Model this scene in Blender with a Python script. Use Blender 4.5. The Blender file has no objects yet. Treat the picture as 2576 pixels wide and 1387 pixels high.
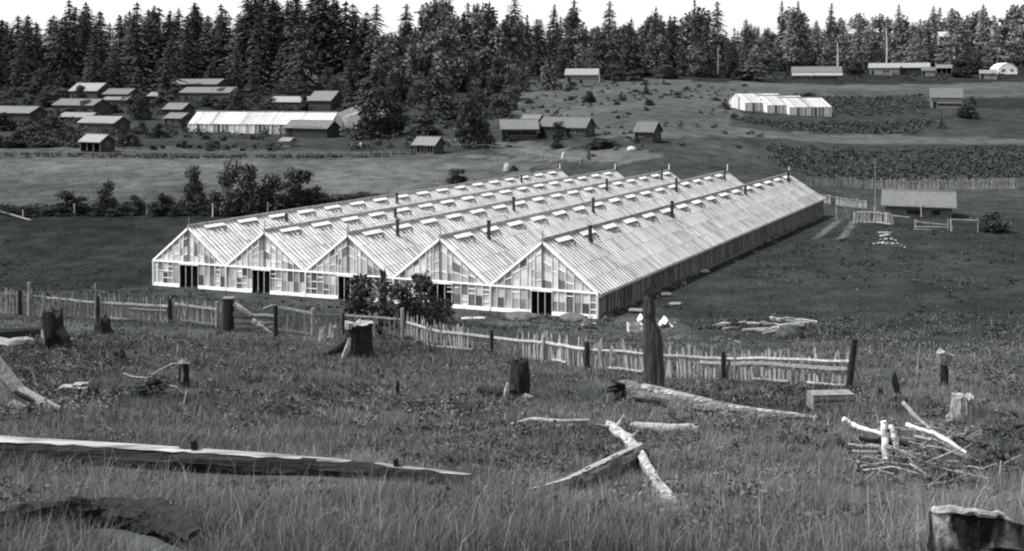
import bpy, math, random
import numpy as np
from mathutils import Vector
random.seed(7)
RNG = np.random.default_rng(11)
R = math.radians
SC = bpy.context.scene
COL = SC.collection
# ------------------------------------------------------------------ view model (survey of the photograph: 2576 x 1387 grid)
F = 2692.0; CX = 1288.0; HY = 222.0; CAMZ = 18.0

def vnoise(x, y, s, seed=0):
    x = np.asarray(x, float) / s + 1000.5; y = np.asarray(y, float) / s + 1000.5
    xi = np.floor(x).astype(np.int64); yi = np.floor(y).astype(np.int64)
    fx = x - xi; fy = y - yi
    fx = fx*fx*(3-2*fx); fy = fy*fy*(3-2*fy)
    def h(a, b):
        n = (a*374761393 + b*668265263 + seed*974711) & 0x7fffffff
        n = ((n ^ (n >> 13)) * 1274126177) & 0x7fffffff
        return ((n ^ (n >> 16)) & 0xffff) / 65535.0
    return (h(xi, yi)*(1-fx)+h(xi+1, yi)*fx)*(1-fy) + (h(xi, yi+1)*(1-fx)+h(xi+1, yi+1)*fx)*fy

# terrain: for eight bearings, where the ground shows at each distance
TZ = np.array([1.5, 4, 8.5, 20, 30, 45, 60, 77, 100, 120, 150, 190, 240, 300, 360, 450, 600, 900])
TP = np.array([-400, 100, 700, 1288, 1640, 2200, 2700, 3100.])
TY = np.array([
 [3183,1804,1387,1165,1060,910,806,762,716,640,512,395,325,255,205,163,128,118],
 [3183,1804,1387,1175,1070,917,812,764,718,640,512,395,330,257,206,163,128,118],
 [3183,1804,1387,1203,1098,950,845,785,700,620,500,400,330,258,210,165,130,120],
 [3183,1804,1387,1213,1110,975,872,803,672,597,490,395,315,246,206,163,130,120],
 [3183,1804,1387,1213,1110,978,872,803,667,592,478,360,290,232,196,160,126,112],
 [3183,1804,1387,1213,1105,965,865,790,660,558,492,415,333,262,222,180,112,90],
 [3183,1804,1387,1210,1100,960,862,785,655,556,490,412,330,262,222,180,112,90],
 [3183,1804,1387,1210,1100,960,862,785,655,556,490,412,330,262,222,180,112,90.]])
TD = (TY - HY) / F * TZ[None, :]
LZ = np.log(TZ)
# greenhouse frame: right front corner, u = along the fronts to the left, v = along the ridges
GC = np.array([6.2, 77.0]); GU = np.array([-.874, .486]); GV = np.array([.486, .874])

def ground_raw(X, Y):
    X = np.asarray(X, float); Y = np.asarray(Y, float)
    z = np.clip(Y, 1.5, 900.0)
    px = np.clip(CX + F*X/np.maximum(z, 1.5), TP[0], TP[-1])
    lz = np.log(z)
    j = np.clip(np.searchsorted(LZ, lz) - 1, 0, len(LZ)-2)
    t = (z - TZ[j])/(TZ[j+1]-TZ[j])
    i = np.clip(np.searchsorted(TP, px) - 1, 0, len(TP)-2)
    s = (px-TP[i])/(TP[i+1]-TP[i]); s = s*s*(3-2*s)*.5 + s*.5
    d = (TD[i, j]*(1-t)+TD[i, j+1]*t)*(1-s) + (TD[i+1, j]*(1-t)+TD[i+1, j+1]*t)*s
    d = d - .2*np.maximum(0, 1.5-Y)
    return CAMZ - d

def ground(X, Y, rough=True):
    X = np.asarray(X, float); Y = np.asarray(Y, float)
    h = 0.25*(ground_raw(X, Y*1.03) + ground_raw(X, Y*.97) + ground_raw(X*1.02+.3, Y) + ground_raw(X*.98-.3, Y))
    # levelled bench under the glasshouses
    dx = X-GC[0]; dy = Y-GC[1]
    L = dx*GU[0]+dy*GU[1]; M = dx*GV[0]+dy*GV[1]
    base = CAMZ - (16.6 + .0356*np.clip(L, -3, 48))
    dist = np.maximum(np.maximum(-L-1.5, L-46.5), np.maximum(-M-1.2, M-74))
    w = np.clip(1 - dist/9.0, 0, 1); w = w*w*(3-2*w)
    h = h*(1-w) + base*w
    if rough:
        a = np.clip((Y-2)/12, 0, 1)*(1-w)
        h = h + a*((vnoise(X, Y, 2.7, 3)-.5)*.28 + (vnoise(X, Y, .9, 5)-.5)*.10)*np.clip(1.2-Y/110, .0, 1) \
              + (1-w)*np.clip((Y-60)/100, 0, 1)*(vnoise(X, Y, 23, 9)-.5)*.7
    return h

def G(px, py):
    """where the sight line of survey point (px, py) meets the ground"""
    zz = np.exp(np.linspace(math.log(2.0), math.log(900), 2500))
    X = (px-CX)/F*zz
    hr = CAMZ - (py-HY)/F*zz
    below = ground(X, zz, False) >= hr
    k = int(np.argmax(below)) if below.any() else len(zz)-1
    z = zz[k]; x = (px-CX)/F*z
    return Vector((x, z, float(ground(x, z))))
def at(px, py, d):
    return Vector(((px-CX)/F*d, d, CAMZ-(py-HY)/F*d))
def gxy(x, y, dz=0.0):
    return Vector((x, y, float(ground(x, y))+dz))

# ------------------------------------------------------------------ materials (the photograph is a toned grey print: greys only)
MATS = {}
def gcol(v, k=1.0):
    return (v*(1-.20*math.exp(-v/.045)-.05*math.exp(-v/.2)), v, v*(1-.04*math.exp(-v/.1)), 1)
def mat(name, v, v2=None, scale=8.0, rough=.9, stretch=(1,1,1), detail=5, contrast=(.35,.65), bump=0.0, bscale=None, spec=.2, rnd=0.0, attr=None, seedvec=(0,0,0)):
    if name in MATS: return MATS[name]
    m = bpy.data.materials.new(name); m.use_nodes = True; MATS[name] = m
    nt = m.node_tree; N = nt.nodes; Lk = nt.links
    b = N['Principled BSDF']
    b.inputs['Roughness'].default_value = rough
    b.inputs['Specular IOR Level'].default_value = spec
    if v2 is None and attr is None and rnd == 0:
        b.inputs['Base Color'].default_value = gcol(v); return m
    tc = N.new('ShaderNodeTexCoord'); mp = N.new('ShaderNodeMapping')
    mp.inputs['Scale'].default_value = stretch; mp.inputs['Location'].default_value = seedvec
    Lk.new(tc.outputs['Object'], mp.inputs['Vector'])
    no = N.new('ShaderNodeTexNoise'); no.inputs['Scale'].default_value = scale; no.inputs['Detail'].default_value = detail
    Lk.new(mp.outputs[0], no.inputs['Vector'])
    cr = N.new('ShaderNodeValToRGB')
    cr.color_ramp.elements[0].position = contrast[0]; cr.color_ramp.elements[1].position = contrast[1]
    cr.color_ramp.elements[0].color = gcol(v); cr.color_ramp.elements[1].color = gcol(v2 if v2 is not None else v)
    Lk.new(no.outputs['Fac'], cr.inputs['Fac'])
    out = cr.outputs['Color']
    def mul(o, src):
        mx = N.new('ShaderNodeMix'); mx.data_type = 'RGBA'; mx.blend_type = 'MULTIPLY'; mx.inputs[0].default_value = 1
        Lk.new(o, mx.inputs[6]); Lk.new(src, mx.inputs[7]); return mx.outputs[2]
    if rnd:
        oi = N.new('ShaderNodeObjectInfo'); mr = N.new('ShaderNodeMapRange')
        mr.inputs['To Min'].default_value = 1-rnd; mr.inputs['To Max'].default_value = 1+rnd
        Lk.new(oi.outputs['Random'], mr.inputs['Value']); out = mul(out, mr.outputs[0])
    if attr:
        at_ = N.new('ShaderNodeAttribute'); at_.attribute_name = attr; out = mul(out, at_.outputs['Color'])
    Lk.new(out, b.inputs['Base Color'])
    if bump:
        n2 = N.new('ShaderNodeTexNoise'); n2.inputs['Scale'].default_value = bscale or scale*2; n2.inputs['Detail'].default_value = 6
        Lk.new(mp.outputs[0], n2.inputs['Vector'])
        bp = N.new('ShaderNodeBump'); bp.inputs['Strength'].default_value = bump; bp.inputs['Distance'].default_value = .05
        Lk.new(n2.outputs['Fac'], bp.inputs['Height']); Lk.new(bp.outputs[0], b.inputs['Normal'])
    return m

def M_ground(): return mat('earth_and_turf', .62, 1.25, .35, 1.0, attr='tone', detail=9, contrast=(.3,.7), bump=.6, bscale=3.0, spec=0)
def M_blade(): return mat('grass_blades', .75, 1.25, .25, .9, attr='tone', detail=4, contrast=(.3,.7), spec=.1)
def M_fir(): return mat('fir_needles', .034, .088, .35, 1.0, rnd=.3, detail=4, spec=0)
def M_weed(): return mat('weed_leaves', .045, .11, .5, .9, detail=4, contrast=(.38,.62), spec=.05)
def M_firhaze(): return mat('haze_paled_fir_needles', .10, .22, .35, 1.0, rnd=.3, detail=4, spec=0)  # right wood: distance haze painted into the needle colour
def M_leafhaze(): return mat('haze_paled_broad_leaves', .075, .18, .7, .9, rnd=.25, detail=4, spec=.05)  # right wood: leaves lightened in colour to stand in for haze
def M_peel(): return mat('peeled_pole_wood', .38, .62, 6, .85, bump=.3)
def M_leaf(): return mat('broad_leaves', .032, .085, .9, .9, rnd=.25, detail=4, spec=.05)
def M_leafd(): return mat('dark_leaves', .020, .058, 1.2, .9, rnd=.25, detail=4, spec=.05)
def M_bark(): return mat('grey_bark', .05, .13, 3, 1, (1,1,.3), rnd=.2, bump=.5)
def M_char(): return mat('charred_wood', .006, .030, 6, .85, (3,3,.4), bump=.9, bscale=9, contrast=(.35,.75))
def M_charx(): return mat('charred_log', .005, .030, 4, .85, (.35,3,3), bump=.9, bscale=9, contrast=(.4,.75))
def M_bare(): return mat('bleached_wood', .12, .30, 5, .85, (3,3,.4), bump=.4, bscale=14)
def M_bare2(): return mat('bleached_wood_long', .14, .32, 4, .85, (.3,4,4), bump=.4, bscale=14)
def M_greyw(): return mat('grey_weathered_wood', .08, .24, 7, .9, (3,3,.4), bump=.4, bscale=14, rnd=.3)
def M_picket(): return mat('split_cedar', .13, .25, 9, .9, (3,3,.35), rnd=.4)
def M_rail(): return mat('rail_wood', .24, .44, 6, .9, (1,1,1), rnd=.25)
def M_white(): return mat('white_paint', .62, .86, 2.2, .6, contrast=(.25,.6), detail=7)
def M_shake(): return mat('cedar_shakes', .11, .20, 3.2, .95, (1,3,3), rnd=.25, bump=.5, bscale=20, detail=8)
def M_board(): return mat('board_walls', .018, .045, 5, .95, (4,4,.5), rnd=.35, detail=6)
def M_boardl(): return mat('pale_board_walls', .09, .18, 5, .95, (4,4,.5), rnd=.2, detail=6)
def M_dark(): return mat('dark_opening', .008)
def M_iron(): return mat('rusty_iron', .012, .04, 12, .6)
def M_rock(): return mat('field_stone', .10, .34, 5, .9, bump=.6, rnd=.4)
def M_cloth(): return mat('white_canvas', .5, .75, 3, .8)

# ------------------------------------------------------------------ mesh builder
class MB:
    def __init__(s): s.v = []; s.f = []; s.m = []
    def add(s, vs, fs, mi=0):
        o = len(s.v); s.v += [tuple(p) for p in vs]; s.f += [tuple(o+i for i in f) for f in fs]; s.m += [mi]*len(fs); return s
    def box(s, c, size, rot=None, mi=0):
        x, y, z = [k/2 for k in size]
        vs = [Vector((a, b, d)) for a in (-x, x) for b in (-y, y) for d in (-z, z)]
        if rot is not None: vs = [rot @ p for p in vs]
        c = Vector(c); vs = [p+c for p in vs]
        return s.add(vs, [(0,1,3,2),(4,6,7,5),(0,4,5,1),(2,3,7,6),(0,2,6,4),(1,5,7,3)], mi)
    def beam(s, a, b, w, h=None, mi=0, up=Vector((0,0,1))):
        a = Vector(a); b = Vector(b); h = h or w
        d = (b-a).normalized(); sx = d.cross(up)
        if sx.length < 1e-4: sx = d.cross(Vector((1,0,0)))
        sx.normalize(); sz = sx.cross(d)
        vs = [p + sx*(i*w/2) + sz*(j*h/2) for p in (a, b) for i in (-1, 1) for j in (-1, 1)]
        return s.add(vs, [(0,1,3,2),(4,6,7,5),(0,4,5,1),(2,3,7,6),(0,2,6,4),(1,5,7,3)], mi)
    def tube(s, pts, rad, n=10, jit=0.0, cap=True, mi=0, seed=0):
        pts = [Vector(p) for p in pts]
        rnd = random.Random(seed)
        vs = []; ph = [rnd.uniform(0, 6.28) for _ in range(4)]
        ref = Vector((0.13, 0.21, 1))
        for k, p in enumerate(pts):
            d = (pts[min(k+1, len(pts)-1)]-pts[max(k-1, 0)]).normalized()
            if abs(d.dot(ref.normalized())) > .93: rf = Vector((0, 1, .1))
            else: rf = ref
            sx = d.cross(rf).normalized(); sy = sx.cross(d)
            r = rad[k] if hasattr(rad, '__len__') else rad
            for i in range(n):
                a = 2*math.pi*i/n
                q = r*(1+jit*(math.sin(2*a+ph[0]+k*.5)*.4+math.sin(5*a+ph[1]-k*.3)*.35+rnd.uniform(-.5,.5)*.5))
                vs.append(p+sx*(q*math.cos(a))+sy*(q*math.sin(a)))
        fs = []
        for k in range(len(pts)-1):
            for i in range(n):
                j = (i+1) % n
                fs.append((k*n+i, k*n+j, (k+1)*n+j, (k+1)*n+i))
        if cap:
            fs.append(tuple(range(n))[::-1]); fs.append(tuple((len(pts)-1)*n+i for i in range(n)))
        return s.add(vs, fs, mi)
    def build(s, name, mats, parent=None, loc=None, smooth=False):
        me = bpy.data.meshes.new(name); me.from_pydata(s.v, [], s.f)
        for m in (mats if isinstance(mats, (list, tuple)) else [mats]): me.materials.append(m)
        if any(s.m): me.polygons.foreach_set('material_index', s.m)
        if smooth: me.polygons.foreach_set('use_smooth', [True]*len(s.f))
        me.update()
        return link(me, name, parent, loc)
def link(me, name, parent=None, loc=None):
    o = bpy.data.objects.new(name, me); COL.objects.link(o)
    if parent is not None: o.parent = parent
    if loc is not None: o.location = loc
    return o
def np_mesh(name, V, Q, matl, tone=None, tri=False):
    """V (n,3), Q (m,k) faces; tone (n,) vertex tone"""
    me = bpy.data.meshes.new(name)
    k = Q.shape[1]
    me.vertices.add(len(V)); me.vertices.foreach_set('co', np.asarray(V, np.float32).ravel())
    me.loops.add(Q.size); me.loops.foreach_set('vertex_index', Q.astype(np.int32).ravel())
    me.polygons.add(len(Q)); me.polygons.foreach_set('loop_start', np.arange(0, Q.size, k, dtype=np.int32))
    me.polygons.foreach_set('loop_total', np.full(len(Q), k, np.int32))
    if tone is not None:
        ca = me.color_attributes.new('tone', 'FLOAT_COLOR', 'POINT')
        c = np.ones((len(V), 4), np.float32); c[:, 0] = tone*(1-.20*np.exp(-tone/.045)-.05*np.exp(-tone/.2)); c[:, 1] = tone; c[:, 2] = tone*(1-.04*np.exp(-tone/.1))
        ca.data.foreach_set('color', c.ravel())
    me.materials.append(matl); me.update(calc_edges=True); me.validate()
    return me
def tag(o, label=None, cat=None, group=None, kind=None):
    if label: o['label'] = label
    if cat: o['category'] = cat
    if group: o['group'] = group
    if kind: o['kind'] = kind
    return o
def thing(name, label, cat, loc=(0,0,0), rz=0.0, group=None):
    o = bpy.data.objects.new(name, None); COL.objects.link(o); o.empty_display_size = .3
    o.location = loc; o.rotation_euler = (0, 0, rz)
    return tag(o, label, cat, group)
def dup(root, loc, rz=0.0, sc=1.0, label=None, group=None):
    r = root.copy(); COL.objects.link(r); r.location = loc; r.rotation_euler = (0, 0, rz)
    r.scale = sc if hasattr(sc, '__len__') else (sc, sc, sc)
    if label: r['label'] = label
    if group: r['group'] = group
    for ch in root.children:
        c = ch.copy(); COL.objects.link(c); c.parent = r
    return r
def wb(mb, name, mats, root, smooth=False):
    """vertices given in world space, stored relative to their thing's base"""
    L = Vector((0, 0, 0)); q = root
    while q is not None: L = L+q.location; q = q.parent
    mb.v = [(p[0]-L[0], p[1]-L[1], p[2]-L[2]) for p in mb.v]
    return mb.build(name, mats, root, smooth=smooth)

# ------------------------------------------------------------------ camera, sun, sky
cam = bpy.data.cameras.new('camera'); cam.lens = 36*F/2576; cam.sensor_width = 36
cam.shift_y = -(1387/2-HY)/2576; cam.clip_end = 6000; cam.clip_start = .1
co = bpy.data.objects.new('camera', cam); COL.objects.link(co); co.location = (0, 0, CAMZ); co.rotation_euler = (R(90), 0, 0)
SC.camera = co
SUN_AZ = -99.0; SUN_EL = 57.0     # from the left; azimuth from +Y towards +X
sd = Vector((math.sin(R(SUN_AZ))*math.cos(R(SUN_EL)), math.cos(R(SUN_AZ))*math.cos(R(SUN_EL)), math.sin(R(SUN_EL))))
sl = bpy.data.lights.new('sun', 'SUN'); sl.energy = 3.6; sl.angle = R(.6); sl.color = (1, .99, .965)
so = bpy.data.objects.new('sun', sl); COL.objects.link(so); so.location = (-60, 20, 90)
so.rotation_euler = sd.to_track_quat('Z', 'Y').to_euler()
w = bpy.data.worlds.new('World'); SC.world = w; w.use_nodes = True
nt = w.node_tree; sky = nt.nodes.new('ShaderNodeTexSky'); sky.sky_type = 'NISHITA'; sky.sun_disc = False
sky.sun_elevation = R(SUN_EL); sky.sun_rotation = R(SUN_AZ); sky.dust_density = 2.0
sep = nt.nodes.new('ShaderNodeSeparateColor'); comb = nt.nodes.new('ShaderNodeCombineColor')
nt.links.new(sky.outputs[0], sep.inputs[0])          # blue-sensitive plate: the sky prints by its blue light
for i in range(3): nt.links.new(sep.outputs[2], comb.inputs[i])
bg = nt.nodes['Background']; bg.inputs['Strength'].default_value = .15
nt.links.new(comb.outputs[0], bg.inputs['Color'])
SC.view_settings.view_transform = 'Standard'; SC.view_settings.look = 'None'; SC.view_settings.exposure = .95; SC.view_settings.gamma = 1
try:
    SC.cycles.max_bounces = 5; SC.cycles.diffuse_bounces = 3; SC.cycles.transparent_max_bounces = 6
    SC.cycles.use_denoising = True; SC.cycles.filter_width = 2.1
except Exception: pass

# ------------------------------------------------------------------ ground, with the tone of each field
def poly_xy(pts): 
    return np.array([[g.x, g.y] for g in (G(a, b) for a, b in pts)])
def inside(P, X, Y):
    r = np.zeros(X.shape, bool); n = len(P)
    for i in range(n):
        x1, y1 = P[i]; x2, y2 = P[(i+1) % n]
        if y1 == y2: continue
        c = ((y1 > Y) != (y2 > Y)) & (X < (x2-x1)*(Y-y1)/(y2-y1)+x1)
        r ^= c
    return r
FIELDS = [ # outline on the survey grid, tone, noise
 ([(-420,372),(600,372),(1030,380),(1290,398),(1420,420),(1300,440),(1000,490),(800,500),(470,515),(-420,528)], 0.052),   # hay field
 ([(-420,528),(470,515),(800,500),(1000,490),(600,620),(385,716),(-420,740)], 0.0205),       # dark meadow
 ([(-420,405),(200,402),(620,398),(1000,402),(1300,408),(1360,430),(1000,488),(760,500),(500,470),(-420,440)], 0.072),
 ([(1250,372),(1520,372),(1700,395),(1560,412),(1380,402),(1250,388)], 0.0690),
 ([(1700,352),(1880,358),(1940,420),(1800,412),(1650,398)], 0.0391),
 ([(1150,362),(1300,356),(1420,366),(1330,380),(1150,375)], 0.0690),
 ([(1290,205),(1900,215),(1850,345),(1700,352),(1500,352),(1300,300)], 0.058),                  # rough hillside
 ([(1500,282),(1850,286),(1850,300),(1500,300)], 0.0552),
 ([(1830,205),(3100,195),(3100,236),(1830,238)], 0.062),                                     # far pale field
 ([(2010,224),(3100,214),(3100,232),(2010,234)], 0.0483),
 ([(1900,240),(2330,238),(2330,292),(2100,292),(1830,246)], 0.0285),
 ([(1830,298),(2380,303),(2300,342),(1980,326),(1830,312)], 0.036),                          # crop rows
 ([(1830,316),(1980,330),(2300,346),(2700,350),(2700,362),(2000,350),(1830,340)], 0.0621),
 ([(1930,358),(3100,362),(3100,446),(2040,446),(1930,412)], 0.035),                           # dark crop field
 ([(2030,446),(3100,448),(3100,500),(2200,500),(2060,478)], 0.0391),
 ([(1640,700),(1950,560),(2150,545),(2700,560),(3100,700),(3100,860),(2200,880),(1700,820)], 0.0265),
 ([(1540,800),(1700,800),(1760,850),(1500,858),(1180,812)], 0.0600),
 ([(380,716),(390,740),(1000,800),(1500,822),(1510,800),(1000,770)], 0.0450),
]
def ground_tone(X, Y):
    t = np.full(X.shape, .034)
    t = np.where(Y > 190, .032, t); t = np.where(Y > 285, .022, t)
    t = np.where(Y < 62, .048*(0.75+.5*vnoise(X, Y, 3.2, 21)), t)
    jx = (vnoise(X, Y, 5, 31)-.5)*2.5; jy = (vnoise(X, Y, 5, 37)-.5)*5
    for pts, v in FIELDS:
        t = np.where(inside(poly_xy(pts), X+jx*np.clip(Y/120, 0, 1), Y+jy*np.clip(Y/150, 0, 1)), v, t)
    fine = .70+.35*vnoise(X, Y, 11, 41)+.25*vnoise(X, Y*1.6, 3.6, 43)
    return t*fine
ys = np.concatenate([np.linspace(-14, 1.0, 12), np.exp(np.linspace(math.log(1.2), math.log(2600), 560))])
us = np.concatenate([np.linspace(-2.6, -.62, 26)[:-1], np.linspace(-.62, .62, 300), np.linspace(.62, 2.6, 26)[1:]])
YY, UU = np.meshgrid(ys, us, indexing='ij')
XX = UU*(np.abs(YY)+5)
ZZ = ground(XX, YY)
# wheel ruts by the far corner of the glasshouses are worn pale earth
TT = ground_tone(XX, YY)
def track(pts, width, v):
    g = [G(*p) for p in pts]
    global TT
    for a, b in zip(g[:-1], g[1:]):
        dx, dy = b.x-a.x, b.y-a.y; l2 = dx*dx+dy*dy
        t = np.clip(((XX-a.x)*dx+(YY-a.y)*dy)/l2, 0, 1)
        d = np.hypot(XX-a.x-t*dx, YY-a.y-t*dy)
        TT = np.where(d < width, v, TT)
track([(2055,598),(2085,575),(2110,556)], .45, .075)
track([(2118,600),(2135,575),(2150,555)], .45, .075)
track([(1180,392),(1330,402),(1560,412)], .9, .085)
track([(1000,352),(1150,350),(1300,362),(1420,372)], 1.0, .07)
n0, n1 = XX.shape
idx = np.arange(n0*n1).reshape(n0, n1)
Q = np.stack([idx[:-1,:-1], idx[:-1,1:], idx[1:,1:], idx[1:,:-1]], -1).reshape(-1, 4)
gm = np_mesh('ground', np.stack([XX, YY, ZZ], -1).reshape(-1, 3), Q, M_ground(), TT.ravel())
gm.polygons.foreach_set('use_smooth', [True]*len(gm.polygons))
tag(link(gm, 'ground'), kind='structure')

# ------------------------------------------------------------------ grass: blades in tufts over the near slope
HOLES = []    # (x, y, radius) kept clear of grass
def grass_mesh(n, pyr, per, name, hmin, hmax, ylim, tonebase, seed, pxr=(-160, 2740), meadow=False, zmin=3, wmin=.008, wpix=.55, drytop=.12):
    rg = np.random.default_rng(seed)
    px = rg.uniform(pxr[0], pxr[1], n); py = rg.uniform(pyr[0], pyr[1], n)
    # place by sight line against a distance table for that bearing (even cover of the slope)
    zt = np.exp(np.linspace(math.log(2.5), math.log(ylim), 700))
    pxs = np.linspace(pxr[0], pxr[1], 60)
    tab = np.array([HY+F*(CAMZ-ground((p-CX)/F*zt, zt, False))/zt for p in pxs])      # py seen at each distance
    ci = np.clip(((px-pxs[0])/(pxs[1]-pxs[0])).round().astype(int), 0, 59)
    z = np.empty(n)
    for c in range(60):
        s = ci == c
        cm = np.minimum.accumulate(tab[c])
        z[s] = np.interp(-py[s], -cm, zt)
    z *= 1+rg.normal(0, .03, n)
    x = (px-CX)/F*z
    ok = (z < ylim*.985) & (z > zmin)
    for hx, hy, hr in HOLES: ok &= np.hypot(x-hx, z-hy) > hr
    x, z = x[ok], z[ok]; n = len(x)
    clump = vnoise(x, z, 2.2, seed+1); cl2 = vnoise(x, z, .7, seed+2)
    keep = rg.random(n) < (.35+.9*clump if not meadow else .9)
    x, z, clump, cl2 = x[keep], z[keep], clump[keep], cl2[keep]; n = len(x)
    K = per
    bx = np.repeat(x, K); bz = np.repeat(z, K)
    sp = np.repeat(.05+.0022*z, K)
    bx = bx+rg.normal(0, 1, n*K)*sp; bz = bz+rg.normal(0, 1, n*K)*sp
    H = rg.uniform(hmin, hmax, n*K)*np.repeat(.55+.75*cl2, K)
    tall = rg.random(n*K) < (.02 if not meadow else 0); H = np.where(tall, H*1.9, H)
    W = np.maximum(wmin, wpix*bz/1070)*rg.uniform(.6, 1.3, n*K)
    W = np.where(tall, W*.6, W)
    az = rg.uniform(0, 6.283, n*K); lean = np.abs(rg.normal(.28, .36, n*K))*H
    fa = rg.uniform(0, 6.283, n*K)
    lx, ly = np.cos(az)*lean, np.sin(az)*lean
    wx, wy = np.cos(fa)*W/2, np.sin(fa)*W/2
    z0 = ground(bx, bz)-.03
    P = np.empty((n*K, 5, 3))
    P[:, 0] = np.stack([bx-wx, bz-wy, z0], -1); P[:, 1] = np.stack([bx+wx, bz+wy, z0], -1)
    P[:, 2] = np.stack([bx+wx*.8+lx*.35, bz+wy*.8+ly*.35, z0+H*.6], -1); P[:, 3] = np.stack([bx-wx*.8+lx*.35, bz-wy*.8+ly*.35, z0+H*.6], -1)
    P[:, 4] = np.stack([bx+lx, bz+ly, z0+H*(1-.25*np.minimum(lean/H, 1))], -1)
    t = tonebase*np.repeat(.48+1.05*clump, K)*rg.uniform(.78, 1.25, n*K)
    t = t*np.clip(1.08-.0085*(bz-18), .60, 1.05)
    if meadow: t = np.repeat(ground_tone(x, z), K)*rg.uniform(1.15, 1.6, n*K)
    dry = rg.random(n*K) < drytop; t = np.where(dry, rg.uniform(.10, .18, n*K), t); t = np.where(tall, rg.uniform(.16, .34, n*K), t)
    tone = np.repeat(t, 5)
    o = (np.arange(n*K)*5)[:, None]
    T = np.concatenate([o+np.array([[0, 1, 2]]), o+np.array([[0, 2, 3]]), o+np.array([[3, 2, 4]])], 1).reshape(-1, 3)
    return np_mesh(name, P.reshape(-1, 3), T, M_blade(), tone)

def leaf_cloud(C, rad, n, size, rg, flat=.5, up=.35):
    """n leaf faces scattered through ellipsoids C (k,3) with radii rad (k,3); returns verts, quads"""
    C = np.asarray(C, float); rad = np.asarray(rad, float)
    k = len(C); i = rg.integers(0, k, n)
    d = rg.normal(0, 1, (n, 3)); d /= np.linalg.norm(d, axis=1)[:, None]
    r = rg.random(n)**.45
    p = C[i] + d*rad[i]*r[:, None]
    a = rg.normal(0, 1, (n, 3)); a[:, 2] *= flat; a /= np.linalg.norm(a, axis=1)[:, None]
    b = np.cross(a, rg.normal(0, 1, (n, 3))+d*up); b /= np.linalg.norm(b, axis=1)[:, None]
    s = (size*rg.uniform(.55, 1.4, n))[:, None]
    V = np.stack([p-a*s*.6, p+b*s*.36, p+a*s*.6, p-b*s*.36], 1).reshape(-1, 3)
    return V, np.arange(n*4).reshape(n, 4)
# ------------------------------------------------------------------ glasshouses
def pane_mat(name, lo, hi, cell, thr, darkshare, dark=(.02,.10), rough=.35, vary=1.0):
    """whitewashed panes: each pane its own coat, some left clear; brushy streaks within a pane"""
    m = bpy.data.materials.new(name); m.use_nodes = True; nt = m.node_tree; N = nt.nodes; Lk = nt.links
    b = N['Principled BSDF']; b.inputs['Roughness'].default_value = rough
    tc = N.new('ShaderNodeTexCoord'); uv = tc.outputs['UV']
    fl = N.new('ShaderNodeVectorMath'); fl.operation = 'FLOOR'; Lk.new(uv, fl.inputs[0])
    wn = N.new('ShaderNodeTexWhiteNoise'); wn.noise_dimensions = '2D'; Lk.new(fl.outputs[0], wn.inputs['Vector'])
    cr = N.new('ShaderNodeValToRGB'); cr.color_ramp.interpolation = 'LINEAR'
    e = cr.color_ramp.elements
    e[0].position = 0; e[0].color = gcol(dark[0]); e[1].position = 1; e[1].color = gcol(hi)
    x = e.new(darkshare*.98); x.color = gcol(dark[1]); x = e.new(min(darkshare+.02, .99)); x.color = gcol(lo)
    Lk.new(wn.outputs['Value'], cr.inputs['Fac'])
    n1 = N.new('ShaderNodeTexNoise'); n1.inputs['Scale'].default_value = cell; n1.inputs['Detail'].default_value = 6
    Lk.new(tc.outputs['Object'], n1.inputs['Vector'])
    mr = N.new('ShaderNodeMapRange'); mr.inputs['From Min'].default_value = .3; mr.inputs['From Max'].default_value = .7
    mr.inputs['To Min'].default_value = thr; mr.inputs['To Max'].default_value = 1.0
    Lk.new(n1.outputs['Fac'], mr.inputs['Value'])
    mx = N.new('ShaderNodeMix'); mx.data_type = 'RGBA'; mx.blend_type = 'MULTIPLY'; mx.inputs[0].default_value = 1
    Lk.new(cr.outputs[0], mx.inputs[6]); Lk.new(mr.outputs[0], mx.inputs[7]); Lk.new(mx.outputs[2], b.inputs['Base Color'])
    return m
PM_ROOF = pane_mat('whitewashed_roof_glass', .46, .64, .35, .74, .05, (.32, .40))
PM_ROOF2 = pane_mat('weathered_roof_glass', .34, .56, .3, .7, .08, (.2, .3))
PM_GABLE = pane_mat('whitewashed_gable_glass', .34, .66, 1.2, .70, .22, (.12, .24))
PM_LOW = pane_mat('streaked_lower_glass', .22, .60, 1.5, .6, .42, (.05, .20))
PM_SIDE = pane_mat('clear_side_glass', .05, .14, 1.5, .6, .35, (.015, .05))
M_BAR = mat('grey_glazing_bars', .10, .24, 1.2, .8)
M_RIDGE = mat('weathered_ridge_board', .16, .30, 3, .9)

def W3(L, M, drop):
    return Vector((GC[0]+GU[0]*L+GV[0]*M, GC[1]+GU[1]*L+GV[1]*M, CAMZ-drop))
def quad_uv(me, uvs):
    ul = me.uv_layers.new(name='UVMap')
    ul.data.foreach_set('uv', np.array(uvs, np.float32).ravel())
EAVE = [15.9, 15.68, 15.42, 15.2, 14.98, 14.76]; RIDGE = [12.6, 12.4, 12.05, 11.72, 11.36]
RB = [12.45, 12.2, 11.85, 11.5, 11.36]; LEN = [75, 75.2, 73.7, 72.3, 70.2]
BASE = [18.2, 17.88, 17.56, 17.24, 16.92, 16.6]
EB = [15.7, 15.5, 15.25, 15.0, 14.7, 14.2]
DOORL = [(41.6,39.3),(32.9,30.85),(23.5,21.6),(14.4,12.4),(5.45,3.7)]
GL_LABEL = ['leftmost of the five joined white glasshouses, its low eave ending at the dark meadow',
            'second glasshouse from the dark meadow side, white gable with double door, no tall stovepipes',
            'middle glasshouse of the joined five, its door half hidden by the leafy bush',
            'fourth joined glasshouse, behind the bushes, beside the rightmost one with the long dark side wall',
            'rightmost and nearest white glasshouse with its long dark glazed side wall in full view']
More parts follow.
